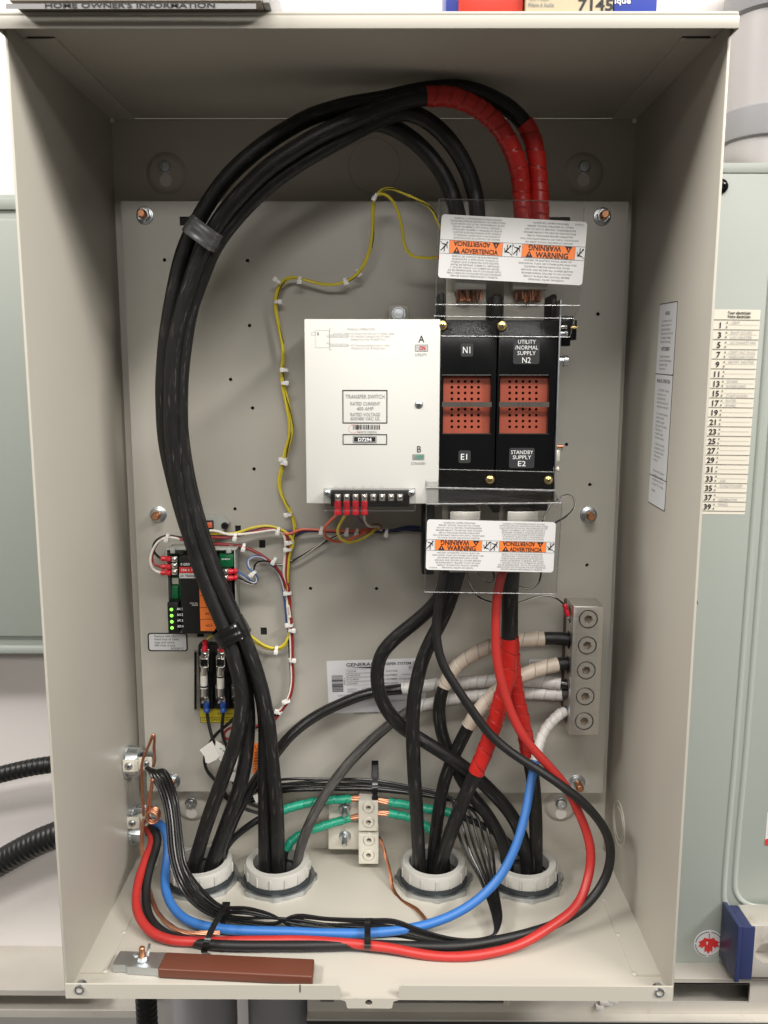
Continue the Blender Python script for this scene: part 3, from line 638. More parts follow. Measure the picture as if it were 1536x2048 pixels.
for y0 in (195, 282): T(g2, "SET MANUAL HANDLE ON 'M' AND", 525, y0, 3.6, 'l', w=76); T(g2, 'OPERATE IN THE    DIRECTION', 525, y0 + 29, 3.6, 'l', w=68); B(k1, 728, y0 + 20, 733, y0 + 34)
FR(g2, 175, 135, 318, 305, .5); B(g2, 316, 118, 320, 326); B(g2, 316, 118, 332, 121); B(g2, 316, 323, 336, 326); FR(g2, 138, 150, 176, 184, .5); FR(g2, 290, 184, 306, 200, .5); FR(g2, 290, 252, 306, 268, .5)
for y0 in (192, 280): FR(g2, 322, y0 - 14, 490, y0 + 14, .5); W_.poly(g2, [q(490, y0 - 14), q(512, y0), q(490, y0 + 14)]); T(g2, 'MANUAL HANDLE', 405, y0, 3, w=28)
B(k1, 199, 155, 206, 180); W_.poly(k1, [q(196, 172), q(209, 172), q(202, 190)])
FR(k1, 441, 722, 892, 1055, 1.7); FR(k1, 441, 1164, 890, 1270, 1.5); FR(k1, 1168, 276, 1295, 341, .5)
for s_, y0, w, h in (('TRANSFER SWITCH', 787, 77, 7.4), ('RATED CURRENT', 858, 59, 6.6), ('400 AMP', 908, 33, 6.6), ('RATED VOLTAGE', 966, 59, 6.6), ('600/480 VAC UL', 1008, 58, 6.6)): T(g1, s_, 669, y0, h, w=w)
T(k1, 'A', 1229, 220, 13, w=11.5); T(g1, 'UTILITY', 1226, 374, 5, w=23); T(k1, 'B', 1212, 1315, 12.5, w=9.5); T(g1, 'STANDBY', 1208, 1459, 5, w=30)
for i, s_ in enumerate(('A1', 'A2', 'B1', 'B2', 'T1', 'T2')): T(g2, s_, 371 + i * 93, 1699, 4.5, w=7.5)
random.seed(3); x = 545
while x < 820:
    w = random.choice((3, 3, 5, 9, 11)); B(k1, x, 1070, min(x + w, 822), 1117); x += w + random.choice((4, 6, 9, 12))
T(g1, '494772100003 1'.replace(' ', ''), 690, 1143, 4.4, w=40)
a = q(546, 1184); e = q(781, 1250); b = MB(); W_.rect(b, *a, *e); part(cov, 'number_plate', b, 'label_black')
b = MB(); FR(b, 551, 1189, 776, 1245, .6, 2); T(b, 'D7294', 664, 1219, 6.4, w=27, bold=1, lift=2); part(cov, 'number', b, 'ink_white')
b = MB(); cx, cy = q(548, 1110)
for i in range(22): a0, a1 = 2 * math.pi * i / 24, 2 * math.pi * (i + 1) / 24; W_.poly(b, [(cx + r_ * math.cos(t_), cy + r_ * .95 * math.sin(t_)) for r_, t_ in ((8.6, a0), (9.1, a0), (9.1, a1), (8.6, a1))])
part(cov, 'red_stamp', b, 'w_orange')
part(cov, 'pale_printing', g2, 'ink_pale'); part(cov, 'black_printing', k1, 'ink')
for nm, (x0, y0, x1, y1), s_, mt, base in (('on_window', (1170, 278, 1293, 339), 'ON', 'ink_red', 'ink_pale'), ('off_window', (1147, 1367, 1268, 1425), 'OFF', 'ink_green', 'ink_grey')):
    b = MB(); B(b, x0, y0, x1, y1, .6); w_ = part(cov, nm, b, base); b = MB(); T(b, s_, (x0 + x1) / 2 + 8, (y0 + y1) / 2, 7.6, w=12 + 4 * (s_ == 'OFF'), bold=1, lift=1.5); part(w_, 'lettering', b, mt)
def pan_screw(par, c, r, mt, cross=True, ax=-YA, name='screw'):
    o = part(par, name, MB().lathe(c, ax, [(r * 1.25, 0), (r * 1.25, r * .18), (r, r * .2), (r * .96, r * .42), (r * .72, r * .62), (0, r * .68)], 20), mt)
    if cross:
        b = MB()
        for a_ in (.5, .5 + math.pi / 2): b.box(c + ax * r * .62, (r * 1.1, r * .24, r * .26), 0, Matrix.Rotation(a_, 3, 'Y'))
        part(o, 'cross_slot', b, 'dark_cavity')
    return o
pan_screw(cov, U(838, 809, YW), .0034, 'zinc')
b = MB(); c = U(797, 628, .236); b.pbx(777, 610, 818, 645, .238, .006, .001); br_ = part(sw, 'mounting_bracket', b, 'paint_panel')
part(br_, 'hex_bolt', MB().lathe(c, -YA, [(.0088, -.002), (.0088, .0), (.0082, .001)], 24).hexa(c, c - YA * .006, .0072).lathe(c - YA * .006, -YA, [(.0062, 0), (.0056, .0008), (0, .001)], 20), 'zinc')
# terminal strip
ts_ = part(sw, 'terminal_strip', MB().pbx(661, 981, 819, 1014, YW - .010, .0098, .001), 'black_plastic')
for k in range(8):
    c = U(675.5 + k * 17.8, 995, YW - .010); o = part(ts_, 'terminal_screw', MB().box(c - YA * .0006, (.0062, .0012, .0074), .0004).lathe(c - YA * .0011, -YA, [(.0028, 0), (.0027, .0012), (.0016, .0018), (0, .0018)], 14), 'nickel')
    part(o, 'slot', MB().box(c - YA * .003, (.0040, .0006, .0007), 0, Matrix.Rotation(.4 * k, 3, 'Y')), 'dark_cavity')
a, e = U(648, 977, YW - .021), U(830, 1021, YW - .021); cs = part(sw, 'terminal_guard', MB().bx(a.x, e.x, YW - .0215, YW - .0202, e.z, a.z), 'clear')
b = MB().bx(a.x, e.x, YW - .0217, YW - .0200, e.z - .0007, e.z); b.bx(a.x, e.x, YW - .0217, YW - .0200, a.z, a.z + .0006)
for x in (a.x, e.x): b.bx(x - .0003, x + .0003, YW - .0217, YW - .0200, e.z, a.z)
part(cs, 'guard_edge', b, 'clear_edge')
for px in (655, 823): part(cs, 'spacer', MB().cyl(U(px, 985, YW - .020), U(px, 985, YW - .0001), .0032, 14), 'cover_white'); pan_screw(cs, U(px, 986, YW - .0215), .0030, 'zinc')
# black poles
k0, k1x = U(880, 640, YK).x, U(1117, 640, YK).x; xm = U(993, 800, YK).x; zt_, zb2 = U(940, 640, YK).z, U(940, 1000, YK).z
for i, (x0, x1, lets, low) in enumerate(((k0, xm - .0006, None, None), (xm + .0006, k1x, None, None))):
    body = MB().bx(x0, x1, YK, .20, zb2, zt_, .0012)
    cw = MB(); w0, w1 = ((887, 979), (1001, 1094))[i]; a, e = U(w0 - 1, 751, YK), U(w1 + 1, 867, YK); cw.bx(a.x, e.x, YK - .01, YK + .016, e.z, a.z)
    bd = part(sw, 'pole_body', cut(body, cw), 'black_gloss')
    a, e = U(w0, 752, YK + .008), U(w1, 866, YK + .008); ch = MB().bx(a.x, e.x, YK + .008, YK + .014, e.z, a.z); hc_ = MB()
    for r_ in range(8):
        for c_ in range(5):
            zx = 288 + 60 * c_ + (i * 523); zy = (104, 156, 208, 262, 356, 409, 462, 514)[r_]; p = U(840 + zx / 4.518, 740 + zy / 4.518, YK + .008); hc_.cyl(p - YA * .002, p + YA * .02, .00155, 10)
    ac = part(bd, 'arc_chute', cut(ch, hc_), 'arc_orange')
    part(bd, 'chute_recess', MB().bx(a.x - .001, e.x + .001, YK + .0145, YK + .0158, e.z, a.z), 'black_matte')
    a, e = U(w0 - 3, 804, YK - .0002), U(w1 + 4, 814, YK - .0002); xc = (a.x + e.x) / 2; b = MB().bx(a.x, xc - .0062, YK - .0010, YK + .0003, e.z, a.z); b.bx(xc + .0062, e.x, YK - .0010, YK + .0003, e.z, a.z); b.bx(xc - .0062, xc + .0062, YK + .0016, YK + .0028, e.z, a.z)
    for x in (-.0050, -.001, .003): b.bx(xc + x, xc + x + .0008, YK - .0005, YK + .002, e.z, a.z)
    part(bd, 'retainer_strip', b, 'steel_strip')
    b = MB(); a, e = U(w0 - 3, 867, YK), U(w1 + 3, 868.2, YK); b.bx(a.x, e.x, YK - .0008, YK + .0002, e.z, a.z); a, e = U(w0 - 3, 749.6, YK), U(w1 + 3, 750.4, YK); part(bd, 'bottom_bead', b, 'steel_strip'); part(bd, 'top_bead', MB().bx(a.x, e.x, YK - .0004, YK + .0002, e.z, a.z), 'ink_grey')
def plate(cx, cy, w, h, lines):
    l = Lab(cx, cy, YK); b = MB(); l.slab(b, -w / 2, -h / 2, w / 2, h / 2, .0006, 4); o = part(sw, 'name_plate', b, 'label_dark'); b = MB()
    for s_, dy, hh, ww in lines: l.t(b, s_, 0, dy, hh, w=ww, bold=0, lift=1)
    part(o, 'lettering', b, 'ink_white')
plate(934, 700, 24, 25, [('N1', 0, 12.5, 18)]); plate(1053, 702, 51, 50, [('UTILITY', -17.5, 7.4, 35), ('/NORMAL', -6.5, 7.4, 45), ('SUPPLY', 4, 7.4, 36), ('N2', 17.5, 10.5, 18)])
plate(929, 913.5, 24, 25, [('E1', 0, 11.5, 17)]); plate(1043.5, 916, 50, 40, [('STANDBY', -11.5, 7.2, 44), ('SUPPLY', -1.5, 7.2, 37), ('E2', 11, 10, 17)])
part(sw, 'side_plate', MB().bx(k1x + .0004, k1x + .0018, YK - .004, .245, zb2 - .002, U(1120, 600, YK).z), 'zinc')
b = MB(); c = U(1131, 655, YK + .012); b.pbx(1124, 632, 1146, 676, YK + .006, .03, .001); b.pbx(1143, 640, 1153, 680, YK + .014, .02, .001); b.pbx(1126, 672, 1141, 692, YK + .01, .025, .001); part(sw, 'auxiliary_switch', b, 'black_gloss')
for px, py, r_, mt in ((1130, 654, .0026, 'nickel'), (1130, 667, .0034, 'zinc'), (1127, 722, .0062, 'zinc'), (1130, 720, .0046, 'zinc'), (1113, 938, .0032, 'tin'), (1152, 655, .0018, 'brass')):
    c = U(px, py, YK + .004); part(sw, 'side_screw', MB().lathe(c, XA, [(r_ * .8, -.0055), (r_ * .8, -.0005), (r_, 0), (r_ * .9, r_ * .7), (0, r_)], 16), mt)
b = MB().pbx(1109, 875, 1114, 903, YK + .002, .02, .001); b.pbx(1110, 900, 1120, 923, YK + .002, .004, .0015); lv = part(sw, 'latch_lever', b, 'tin'); c = U(1118, 893, YK + .006); part(lv, 'latch_pin', MB().cyl(c - XA * .006, c + XA * .004, .0019, 12), 'copper')
part(sw, 'latch_spring', MB().tube([c + Vector((.001 + .003 * math.sin(.5 * i), 0, -.003 - .0022 * math.cos(.5 * i))) for i in range(14)], .0004, 6), 'steel_strip')
# terminal lugs and bus bars
def lug(par, x0, x1, y0, y1, Yb, Yf, upper):
    a, e = U(x0, y0, Yf), U(x1, y1, Yf); xc, w = (a.x + e.x) / 2, e.x - a.x
    bl_ = MB().bx(a.x, e.x, Yf, Yb, e.z, a.z, .0006); hz = MB(); hz.cyl((xc, (Yf + Yb) / 2 + .001, e.z - .01), (xc, (Yf + Yb) / 2 + .001, a.z + .01), min(w, Yb - Yf) * .40, 24)
    zs = (e.z * .5 + a.z * .5); hz.cyl((xc, Yf - .005, zs + (.006 if upper else -.006)), (xc, Yf + .006, zs + (.006 if upper else -.006)), w * .30, 24)
    o = part(par, 'lug', cut(bl_, hz), 'alu'); c = Vector((xc, Yf + .004, zs + (.006 if upper else -.006))); part(o, 'lug_screw', MB().cyl(c, c + YA * .003, w * .29, 24).hexa(c - YA * .0002, c, w * .14), 'nickel'); return a, e, xc
UP = []
for (bx0, bx1, lx0, lx1) in ((893, 970, 911, 973), (1009, 1086, 1027, 1095)):
    a, e = U(bx0, 470, .158), U(bx1, 640, .158); part(sw, 'bus_bar', MB().bx(a.x, e.x, .1522, .159, U(bx0, 641, .152).z, a.z, .0005), 'tin')
    UP.append(lug(sw, lx0, lx1, 500, 579, .1518, .1290, True))
    a, e = UP[-1][:2]; xc = UP[-1][2]; st = MB()                     # cut strands poking out under the lug
    for i in range(26):
        x = xc + random.uniform(-.0125, .0125); st.cyl((x, .134 + random.uniform(0, .014), e.z + .004), (x + random.uniform(-.0012, .0012), .133 + random.uniform(0, .013), e.z - random.uniform(.008, .0125)), .0014, 7)
    part(sw, 'cable_strands', st, 'copper_dull')
    b = MB().prism([(xc - .019, .1514, e.z), (xc - .014, .1514, e.z + .004), (xc + .014, .1514, e.z + .004), (xc + .018, .1514, e.z), (xc + .012, .1514, e.z - .008), (xc - .012, .1514, e.z - .008)], (0, .0006, 0)); part(sw, 'lug_bevel', b, 'alu')
LOW = []
for (bx0, bx1, lx0, lx1) in ((884, 960, 900, 958), (998, 1070, 1015, 1073)):
    a, e = U(bx0, 968, .186), U(bx1, 1060, .186); part(sw, 'bus_bar', MB().bx(a.x, e.x, .180, .187, e.z, a.z, .0005), 'tin')
    LOW.append(lug(sw, lx0, lx1, 1023, 1145, .1795, .140, False))
# arc barriers between the lugs
for x0, x1, y0, y1 in ((877, 889, 585, 640), (985, 1003, 588, 645), (1103, 1113, 588, 640), (985, 1000, 1000, 1026), (1068, 1096, 1000, 1022), (845, 868, 1005, 1150)): part(sw, 'arc_barrier', MB().pbx(x0, y0, x1, y1, .150 if y0 < 1004 else .17, .045, .002), 'black_plastic')
bz = MB().pbx(880, 972, 1110, 1004, YK + .022, .04, .002); part(sw, 'lower_shelf', bz, 'black_plastic')
# ---------------------------------------------------------------- clear covers with warning labels
ENG = ['HAZARD OF ELECTRIC SHOCK, BURN OR', 'EXPLOSION. TURN OFF POWER SUPPLYING THIS', 'EQUIPMENT BEFORE REMOVING COVER.', 'REPLACE AND SECURE ALL COVERS BEFORE', 'RE-ENERGIZING. FAILURE TO DO SO MAY', 'RESULT IN ELECTRIC SHOCK, SEVERE', 'PERSONAL INJURY OR DEATH.']
ESP = ['RIESGO DE CHOQUE DE ELECTRICIDAD', 'QUEMADURA O EXPLOSION. APAQUE LA', 'FUERZA QUE SUMINISTRA ESTE EQUIPO', 'ANTES DE RETIRAR CUBIERTA. REPONGA', 'Y SEGURE TODAS LAS CUBIERTAS ANTES', 'DE RE-GENERIGZAR. FALTA DE HACER ESTO', 'RESULTARIA EN CHOQUES DE ELECTRICIDAD,', 'GRAVES DANOS PERSONALES O MUERTE.']
def figure(l, mb, x, y, s, flip=1):                                # falling figure pictogram
    X = lambda dx, dy: (x + dx * s * flip, y + dy * s * flip)
    pts = [X(-5 + 1.6 * math.cos(i), 7 + 1.6 * math.sin(i)) for i in [k * math.pi / 4 for k in range(8)]] if flip < 0 else [X(5 + 1.6 * math.cos(k * math.pi / 4), -7 + 1.6 * math.sin(k * math.pi / 4)) for k in range(8)]
    l.poly(mb, pts, 1.5)
    for q_ in ([(4, -6), (5, -4), (0, 3), (-2, 1)], [(0, 1), (1, 2.5), (1, 9), (-.5, 9)], [(-1, 0), (0, 2), (-6, 8), (-7, 7)], [(4, -4), (3, -2), (-5, -5), (-5, -6)], [(4, -3), (5, -3), (6, 3), (5, 3)], [(-5, -6), (-4, -5), (-7, -9), (-8, -8)]): l.poly(mb, [X(*p) for p in q_], 1.5)
def warning_label(par, cx, cy, Y, ang, w, h, esp_left, corner):
    l = Lab(cx, cy, Y, ang); b = MB(); l.slab(b, -w / 2, -h / 2, w / 2, h / 2, .0005, 6); o = part(par, 'warning_label', b, 'paper')
    ink, big, org, tri, gry = MB(), MB(), MB(), MB(), MB(); bh = h * .105
    l.rect(gry, -w / 2, -bh - .6, w / 2, -bh, 1.2); l.rect(gry, -w / 2, bh, w / 2, bh + .6, 1.2)
    for side in (-1, 1):
        big, tri = MB(), MB(); esp = (side < 0) == esp_left; x0 = side * w * .25; ow = w * .184
        l.rect(org, x0 - ow, -bh, x0 + ow, bh, 1)
        l.frame(gry, x0 - ow, -bh, x0 + ow, bh, .6, 1.3)
        word, ww = ('ADVERTENCIA', ow * 1.36) if esp else ('WARNING', ow * 1.22)
        l.t(big, word, x0 + ow * .14, bh * .52, 8.2 if esp else 10, bold=1, w=ww, lift=1.5); l.t(big, word, x0 - ow * .16, -bh * .52, 8.2 if esp else 10, bold=1, w=ww, flip=True, lift=1.5)
        xt = x0 - ow * .72; l.poly(tri, [(xt - 6.8, bh * .95), (xt + 6.8, bh * .95), (xt, -.5)], 1.5); part(o, 'warning_triangle', tri, 'ink'); tri = MB(); l.rect(org, xt - .8, bh * .35, xt + .8, bh * .72, 2)
        xt = x0 + ow * .74; l.poly(tri, [(xt - 6.8, -bh * .95), (xt, .5), (xt + 6.8, -bh * .95)], 1.5); l.rect(org, xt - .8, -bh * .72, xt + .8, -bh * .35, 2)
        
        for fx, fl_ in ((x0 - ow - 9.5, 1), (x0 + ow + 9, -1)): fg = MB(); figure(l, fg, fx, 0, 1.05, fl_); part(o, 'falling_figure', fg, 'ink')
        part(o, 'signal_word', big, 'ink'); part(o, 'warning_triangle', tri, 'ink')
        lines = ESP if esp else ENG; n = len(lines); lh = (h / 2 - bh - 5) / n
        for i, s_ in enumerate(lines):
            ww = len(s_) * (w * .40 / 40)
            l.t(ink, s_, x0, bh + 4.6 + i * lh, 3.0, w=ww, lift=1.2); l.t(ink, s_, x0, -bh - 4.6 - i * lh, 3.0, w=ww, flip=True, lift=1.2)
    l.rect(gry, -.5, -bh, .5, bh, 1.3)
    if corner > 0: l.t(gry, '0C2239-B', w / 2 - 15, -h / 2 + 6, 2.6, flip=True, lift=1.2)
    else: l.t(gry, '0C2234-B', -w / 2 + 15, h / 2 - 5, 2.6, lift=1.2)
    part(o, 'orange_band', org, 'label_orange'); part(o, 'lettering', ink, 'ink_soft'); part(o, 'ruling', gry, 'ink_grey')
def sheet(mb, quad, th=.0012): mb.prism(quad, (quad[1] - quad[0]).cross(quad[3] - quad[0]).normalized() * th)
def edges(mb, quad, ids, r=.00055):
    for i in ids: mb.cyl(quad[i], quad[(i + 1) % 4], r, 8)
YC = .121
uc = thing('clear_cover', 'clear plastic cover over the upper lugs, carrying a tilted warning label', 'cover', U(1010, 690, YK))
f = [U(878, 398, YC), U(1169, 403, YC), U(1160, 611, YC), U(871, 609, YC)]; s2 = [f[3], f[2], U(1148, 637, YK - .003), U(868, 632, YK - .003)]; s3 = [s2[3], s2[2], U(1140, 674, YK - .002), U(877, 672, YK - .002)]
b = MB(); [sheet(b, k) for k in (f, s2, s3)]; part(uc, 'clear_sheet', b, 'clear')
b = MB(); edges(b, f, (0, 1, 3)); edges(b, f, (2,), .00045); edges(b, s2, (1, 2, 3), .0004); edges(b, s3, (1, 2, 3), .00045); part(uc, 'sheet_edge', b, 'clear_edge')
warning_label(uc, 1024.5, 500, YC - .0009, -2.95, 277, 117, True, 1)
for p in ((885, 651), (1004, 652)): pan_screw(uc, U(*p, YK - .003), .0038, 'brass')
lc = thing('clear_cover', 'clear plastic cover over the lower lugs, with bent lip and warning label', 'cover', U(990, 960, YK))
YC = .112
f = [U(853, 1008, YC), U(1122, 1003, YC), U(1112, 1188, YC), U(849, 1184, YC)]; f[1] = U(1124, 1006, YC)
s2 = [U(852, 975, YK - .006), U(1110, 981, YK - .006), f[1], f[0]]; s3 = [U(851, 938, YK - .003), U(1108, 944, YK - .003), U(1110, 981, YK - .006), U(852, 975, YK - .006)]
b = MB(); [sheet(b, k) for k in (f, s3)]; part(lc, 'clear_sheet', b, 'clear'); b = MB(); sheet(b, s2); part(lc, 'bent_lip', b, 'clear_lip')
b = MB(); edges(b, f, (1, 2, 3)); edges(b, f, (0,), .0011); edges(b, s2, (0,), .0012); edges(b, s2, (1, 3), .0005); edges(b, s3, (0, 1, 3), .0004); part(lc, 'sheet_edge', b, 'clear_edge')
warning_label(lc, 981, 1092, YC - .0009, -1.15, 258, 103, False, -1)
for p in ((980, 959), (1097, 960)): pan_screw(lc, U(*p, YK - .004), .0038, 'brass')
for p in ((978, 992), (1093, 994)): c = U(*p, YK + .018); part(lc, 'threaded_post', MB().lathe(c, -YA, [(.0034, 0), (.0034, .01), (.0024, .012), (0, .012)], 16), 'brass')
# ================================================================ NEUTRAL LUG BLOCK
YN = .190
nb = thing('lug_block', 'aluminium neutral lug block with five hex socket screws', 'lug block', U(1175, 1470, YN + .02))
a, e = U(1149, 1213, YN), U(1207, 1470, YN); xw = e.x - a.x; xL = a.x - .001; xR = xL + .0352
ct = MB(); SC = [(1182, 1238.5), (1180, 1291), (1178, 1341), (1176, 1393), (1173.5, 1442.5)]; zs5 = [U(px, py, YN).z for px, py in SC]; xc = (xL + xR) / 2
for z in zs5: ct.cyl((xL - .01, YN + .021, z), (xR - .006, YN + .021, z), .0108, 24); ct.cyl((xc, YN - .01, z), (xc, YN + .008, z), .0112, 28)
blk = part(nb, 'block', cut(MB().bx(xL, xR, YN, YN + .038, e.z, a.z, .0006), ct), 'alu')
for k, z in enumerate(zs5):
    hxm = MB().hexa((xc, YN - .01, z), (xc, YN + .0068, z), .0052); s_ = cut(MB().lathe((xc, YN + .0125, z), -YA, [(.0102, 0), (.0102, .0116), (.0096, .0128), (.0068, .0128)], 28), hxm)
    o = part(nb, 'set_screw', s_, 'alu'); part(o, 'socket_floor', MB().cyl((xc, YN + .0066, z), (xc, YN + .0072, z), .0054, 12), 'socket')
part(nb, 'insulator', MB().bx(xL + .003, xR - .003, YN + .0382, PY + .0002, e.z + .012, a.z - .008), 'handle_brown')
c = U(1133, 1240, YN + .012); part(nb, 'sense_screw', MB().lathe(c + XA * .009, -XA, [(.0035, 0), (.0034, .003), (0, .0038)], 14), 'nickel')
part(nb, 'side_screw', MB().lathe(Vector((xR, YN + .014, U(1213, 1280, YN).z)), XA, [(.0026, -.001), (.0026, .0012), (0, .002)], 12), 'nickel')
l = Lab(1075, 1325, PY); b = MB(); l.slab(b, -17, -7, 17, 14, .0004, 3); pn = single('small_plate', b, 'paper', 'small white label half hidden behind the beige taped cables', 'label'); b = MB(); l.t(b, 'NEUTRAL', 0, 1, 5, bold=1, w=27); part(pn, 'lettering', b, 'ink')
# ================================================================ GROUNDING BLOCK
gb = thing('ground_block', 'plated grounding block with two stacked lugs and two studs', 'ground block', U(710, 1727, .235))
YG = .252
b = MB().pbx(657.5, 1604.5, 720, 1641, YG, .003, .0006); part(gb, 'back_plate', b, 'tin'); b = MB().pbx(656.5, 1645, 719, 1699, YG, .003, .0006); part(gb, 'back_plate', b, 'tin'); part(gb, 'foot', MB().pbx(660, 1608, 715, 1696, YG + .0032, D - YG - .0034), 'paint')
for px, py in ((690, 1614), (690, 1672)):
    c = U(px, py, YG); o = part(gb, 'nut', MB().lathe(c, -YA, [(.0078, 0), (.0078, .0012), (.0070, .0016)], 20).hexa(c - YA * .0014, c - YA * .0075, .0066), 'zinc'); prof = [(.0034 - (.0004 if i % 2 else 0), .006 + .0011 * i) for i in range(14)]
    part(o, 'stud', MB().lathe(c, -YA, prof + [(.0022, .0222), (0, .0222)], 14), 'zinc')
for (x0, y0, x1, y1), scs, yf in (((717, 1602, 756, 1662), ((737, 1615), (737, 1644)), .229), ((717, 1670, 757, 1728), ((738, 1680), (737, 1710)), .226)):
    a, e = U(x0, y0, yf), U(x1, y1, yf); ct = MB()
    for px, py in scs: c = U(px, py, yf); ct.cyl(c - YA * .01, c + YA * .008, .0076, 24); ct.cyl((a.x - .01, yf + .013, c.z), (e.x + .01, yf + .013, c.z), .0048, 16)
    o = part(gb, 'lug', cut(MB().bx(a.x, e.x, yf, YG + .003, e.z, a.z, .0006), ct), 'tin')
    for px, py in scs:
        c = U(px, py, yf); s_ = cut(MB().lathe(c + YA * .011, -YA, [(.0073, 0), (.0073, .0105), (.0066, .0122), (.005, .0124)], 24), MB().hexa(c - YA * .01, c + YA * .006, .0036)); sc = part(o, 'set_screw', s_, 'tin'); part(sc, 'socket_floor', MB().cyl(c + YA * .0058, c + YA * .0064, .0037, 10), 'socket')
# ================================================================ CONTROL MODULE
YM = .216
cm = thing('control_module', 'black and green load control module with four lit green lamps', 'control module', U(405, 1268, .24))
tr = MB().pbx(333, 1100, 473, 1266, .244, .012, .001); part(cm, 'tray', tr, 'tray_plastic')
b = MB()
for x0, y0, x1, y1 in ((332, 1098, 337, 1206), (469, 1098, 473, 1250), (333, 1097, 473, 1101)): b.pbx(x0, y0, x1, y1, .226, .03, .0006)
for x in (345, 457): b.pbx(x - 5, 1097, x + 5, 1107, .222, .02, .0006)
part(cm, 'tray_rim', b, 'tray_plastic')
part(cm, 'circuit_board', MB().pbx(341, 1108, 468, 1202, .238, .0022), 'pcb')
a, e = U(358, 1112, YM), U(436, 1268, YM); part(cm, 'housing', MB().bx(a.x, e.x, YM, .2435, e.z, a.z, .0012).pbx(334, 1205, 358.6, 1268, YM, .027, .0012).pbx(436, 1135, 466, 1262, YM + .006, .02, .001), 'black_plastic')
part(cm, 'relay', MB().pbx(439, 1109, 467, 1134, YM + .008, .014, .0008), 'pcb'); part(cm, 'white_patch', MB().pbx(344, 1156, 357, 1168, .2368, .0008), 'paper_cream'); part(cm, 'component', MB().pbx(343, 1172, 357, 1198, .232, .006, .001), 'pcb')
l = Lab(399, 1190, YM); lx = lambda x: x - 399; ly = lambda y: y - 1190
bk_, wt, rd, og = MB(), MB(), MB(), MB()
l.rect(rd, lx(359.5), ly(1131.6), lx(435), ly(1144), .4); l.rect(wt, lx(359.5), ly(1144.8), lx(435), ly(1155), .4)
part(cm, 'red_strip', rd, 'ink_red'); part(cm, 'white_strip', wt, 'paper'); wt = MB()
def ml(lb, *a, **k): m2 = MB(); lb.t(m2, *a, **k); part(cm, 'lettering', m2, 'ink_white')
ml(l, '0 GRD', lx(363), ly(1126), 5, 'l', 1, 19); ml(l, '194 + 12V', lx(363), ly(1138), 5, 'l', 1, 33); ml(l, 'SMART A/C', lx(395), ly(1207), 2.6, 'r', 0, 16); ml(l, 'MODULE', lx(395), ly(1211), 2.6, 'r', 0, 12); l.t(bk_, '23 TRANSFER', lx(361.5), ly(1150), 4.6, 'l', 1, 42)
for k in range(4): ml(l, 'A/C %d' % (k + 1), lx(352), ly(1219 + 12.2 * k), 4.6, 'l', 1, 12)
ml(Lab(452, 1118, YM + .008), 'GENERAC', 0, 0, 2.6, bold=1, w=18)
part(cm, 'black_lettering', bk_, 'ink')
for k in range(4):
    og, tx_ = MB(), MB(); l.rect(og, lx(399), ly(1166.5 + 25 * k), lx(435.5), ly(1190.5 + 25 * k), .5); o = part(cm, 'orange_label', og, 'label_orange'); l.t(tx_, 'A/C %d' % (k + 1), lx(416.5), ly(1179 + 25 * k), 4.6, bold=1, w=13, lift=1); l.t(tx_, '24 VAC', lx(416.5), ly(1188 + 25 * k), 1.8, w=11, lift=1); part(o, 'lettering', tx_, 'ink')
    c = U(343 + .4 * k, 1219 + 12.2 * k, YM); part(cm, 'indicator_lamp', MB().lathe(c, -YA, [(.0019, -.001), (.0019, .0006), (.0012, .0014), (0, .0017)], 14), 'led')
def screw_term(px, py, Y):
    c = U(px, py, Y); o = part(cm, 'terminal', MB().box(c + YA * .003, (.0066, .006, .0066), .0004).lathe(c, -YA, [(.0026, 0), (.0025, .0012), (.0014, .0018), (0, .0018)], 12), 'nickel'); part(o, 'slot', MB().box(c - YA * .002, (.0038, .0006, .0007), 0, Matrix.Rotation(px * .7 + py, 3, 'Y')), 'dark_cavity')
for py in (1119, 1132, 1144.5): screw_term(349, py, .224)
for py in (1144, 1156): screw_term(451, py, YM + .003)
part(cm, 'terminal_base', MB().pbx(342, 1112, 357, 1151, .228, .012), 'black_plastic')
def ferrule(par, p0, p1, r=.0036, mt='insul_red', name='crimp_terminal'):
    p0, p1 = Vector(p0), Vector(p1); L = (p1 - p0).length; return part(par, name, MB().lathe(p0, p1 - p0, [(r * .7, 0), (r, L * .08), (r, L * .32), (r * .82, L * .40), (r * .82, L * .52), (r, L * .6), (r, L * .95), (r * .6, L)], 14), mt)
for i, py in enumerate((1116.5, 1133, 1145)): ferrule(cm, U(322, py, .226), U(343, py + (1 if i else 2), .225), .0034)
for py in (1142, 1155): ferrule(cm, U(475.5, py, .222), U(456, py + 1.5, .221), .0034)
# small relay holder above the module
rh = thing('relay_holder', 'clear plastic holder with red insert and black screw above the module', 'relay', U(435, 1066, .25))
part(rh, 'holder', MB().prism([U(x, y, .244) for x, y in ((405, 1033), (443, 1033), (457, 1047), (446, 1064), (405, 1066))], (0, .013, 0)), 'tray_plastic'); part(rh, 'insert', MB().pbx(408, 1042, 426, 1060, .238, .008, .001), 'black_plastic'); part(rh, 'red_tab', MB().pbx(410, 1045, 424, 1056, .2355, .003, .001), 'w_orange')
c = U(450, 1051, .244); part(rh, 'screw', MB().lathe(c, -YA, [(.0042, -.001), (.0042, .0022), (.0030, .0034), (.0016, .0034), (.0014, .0020), (0, .002)], 16), 'black_plastic')
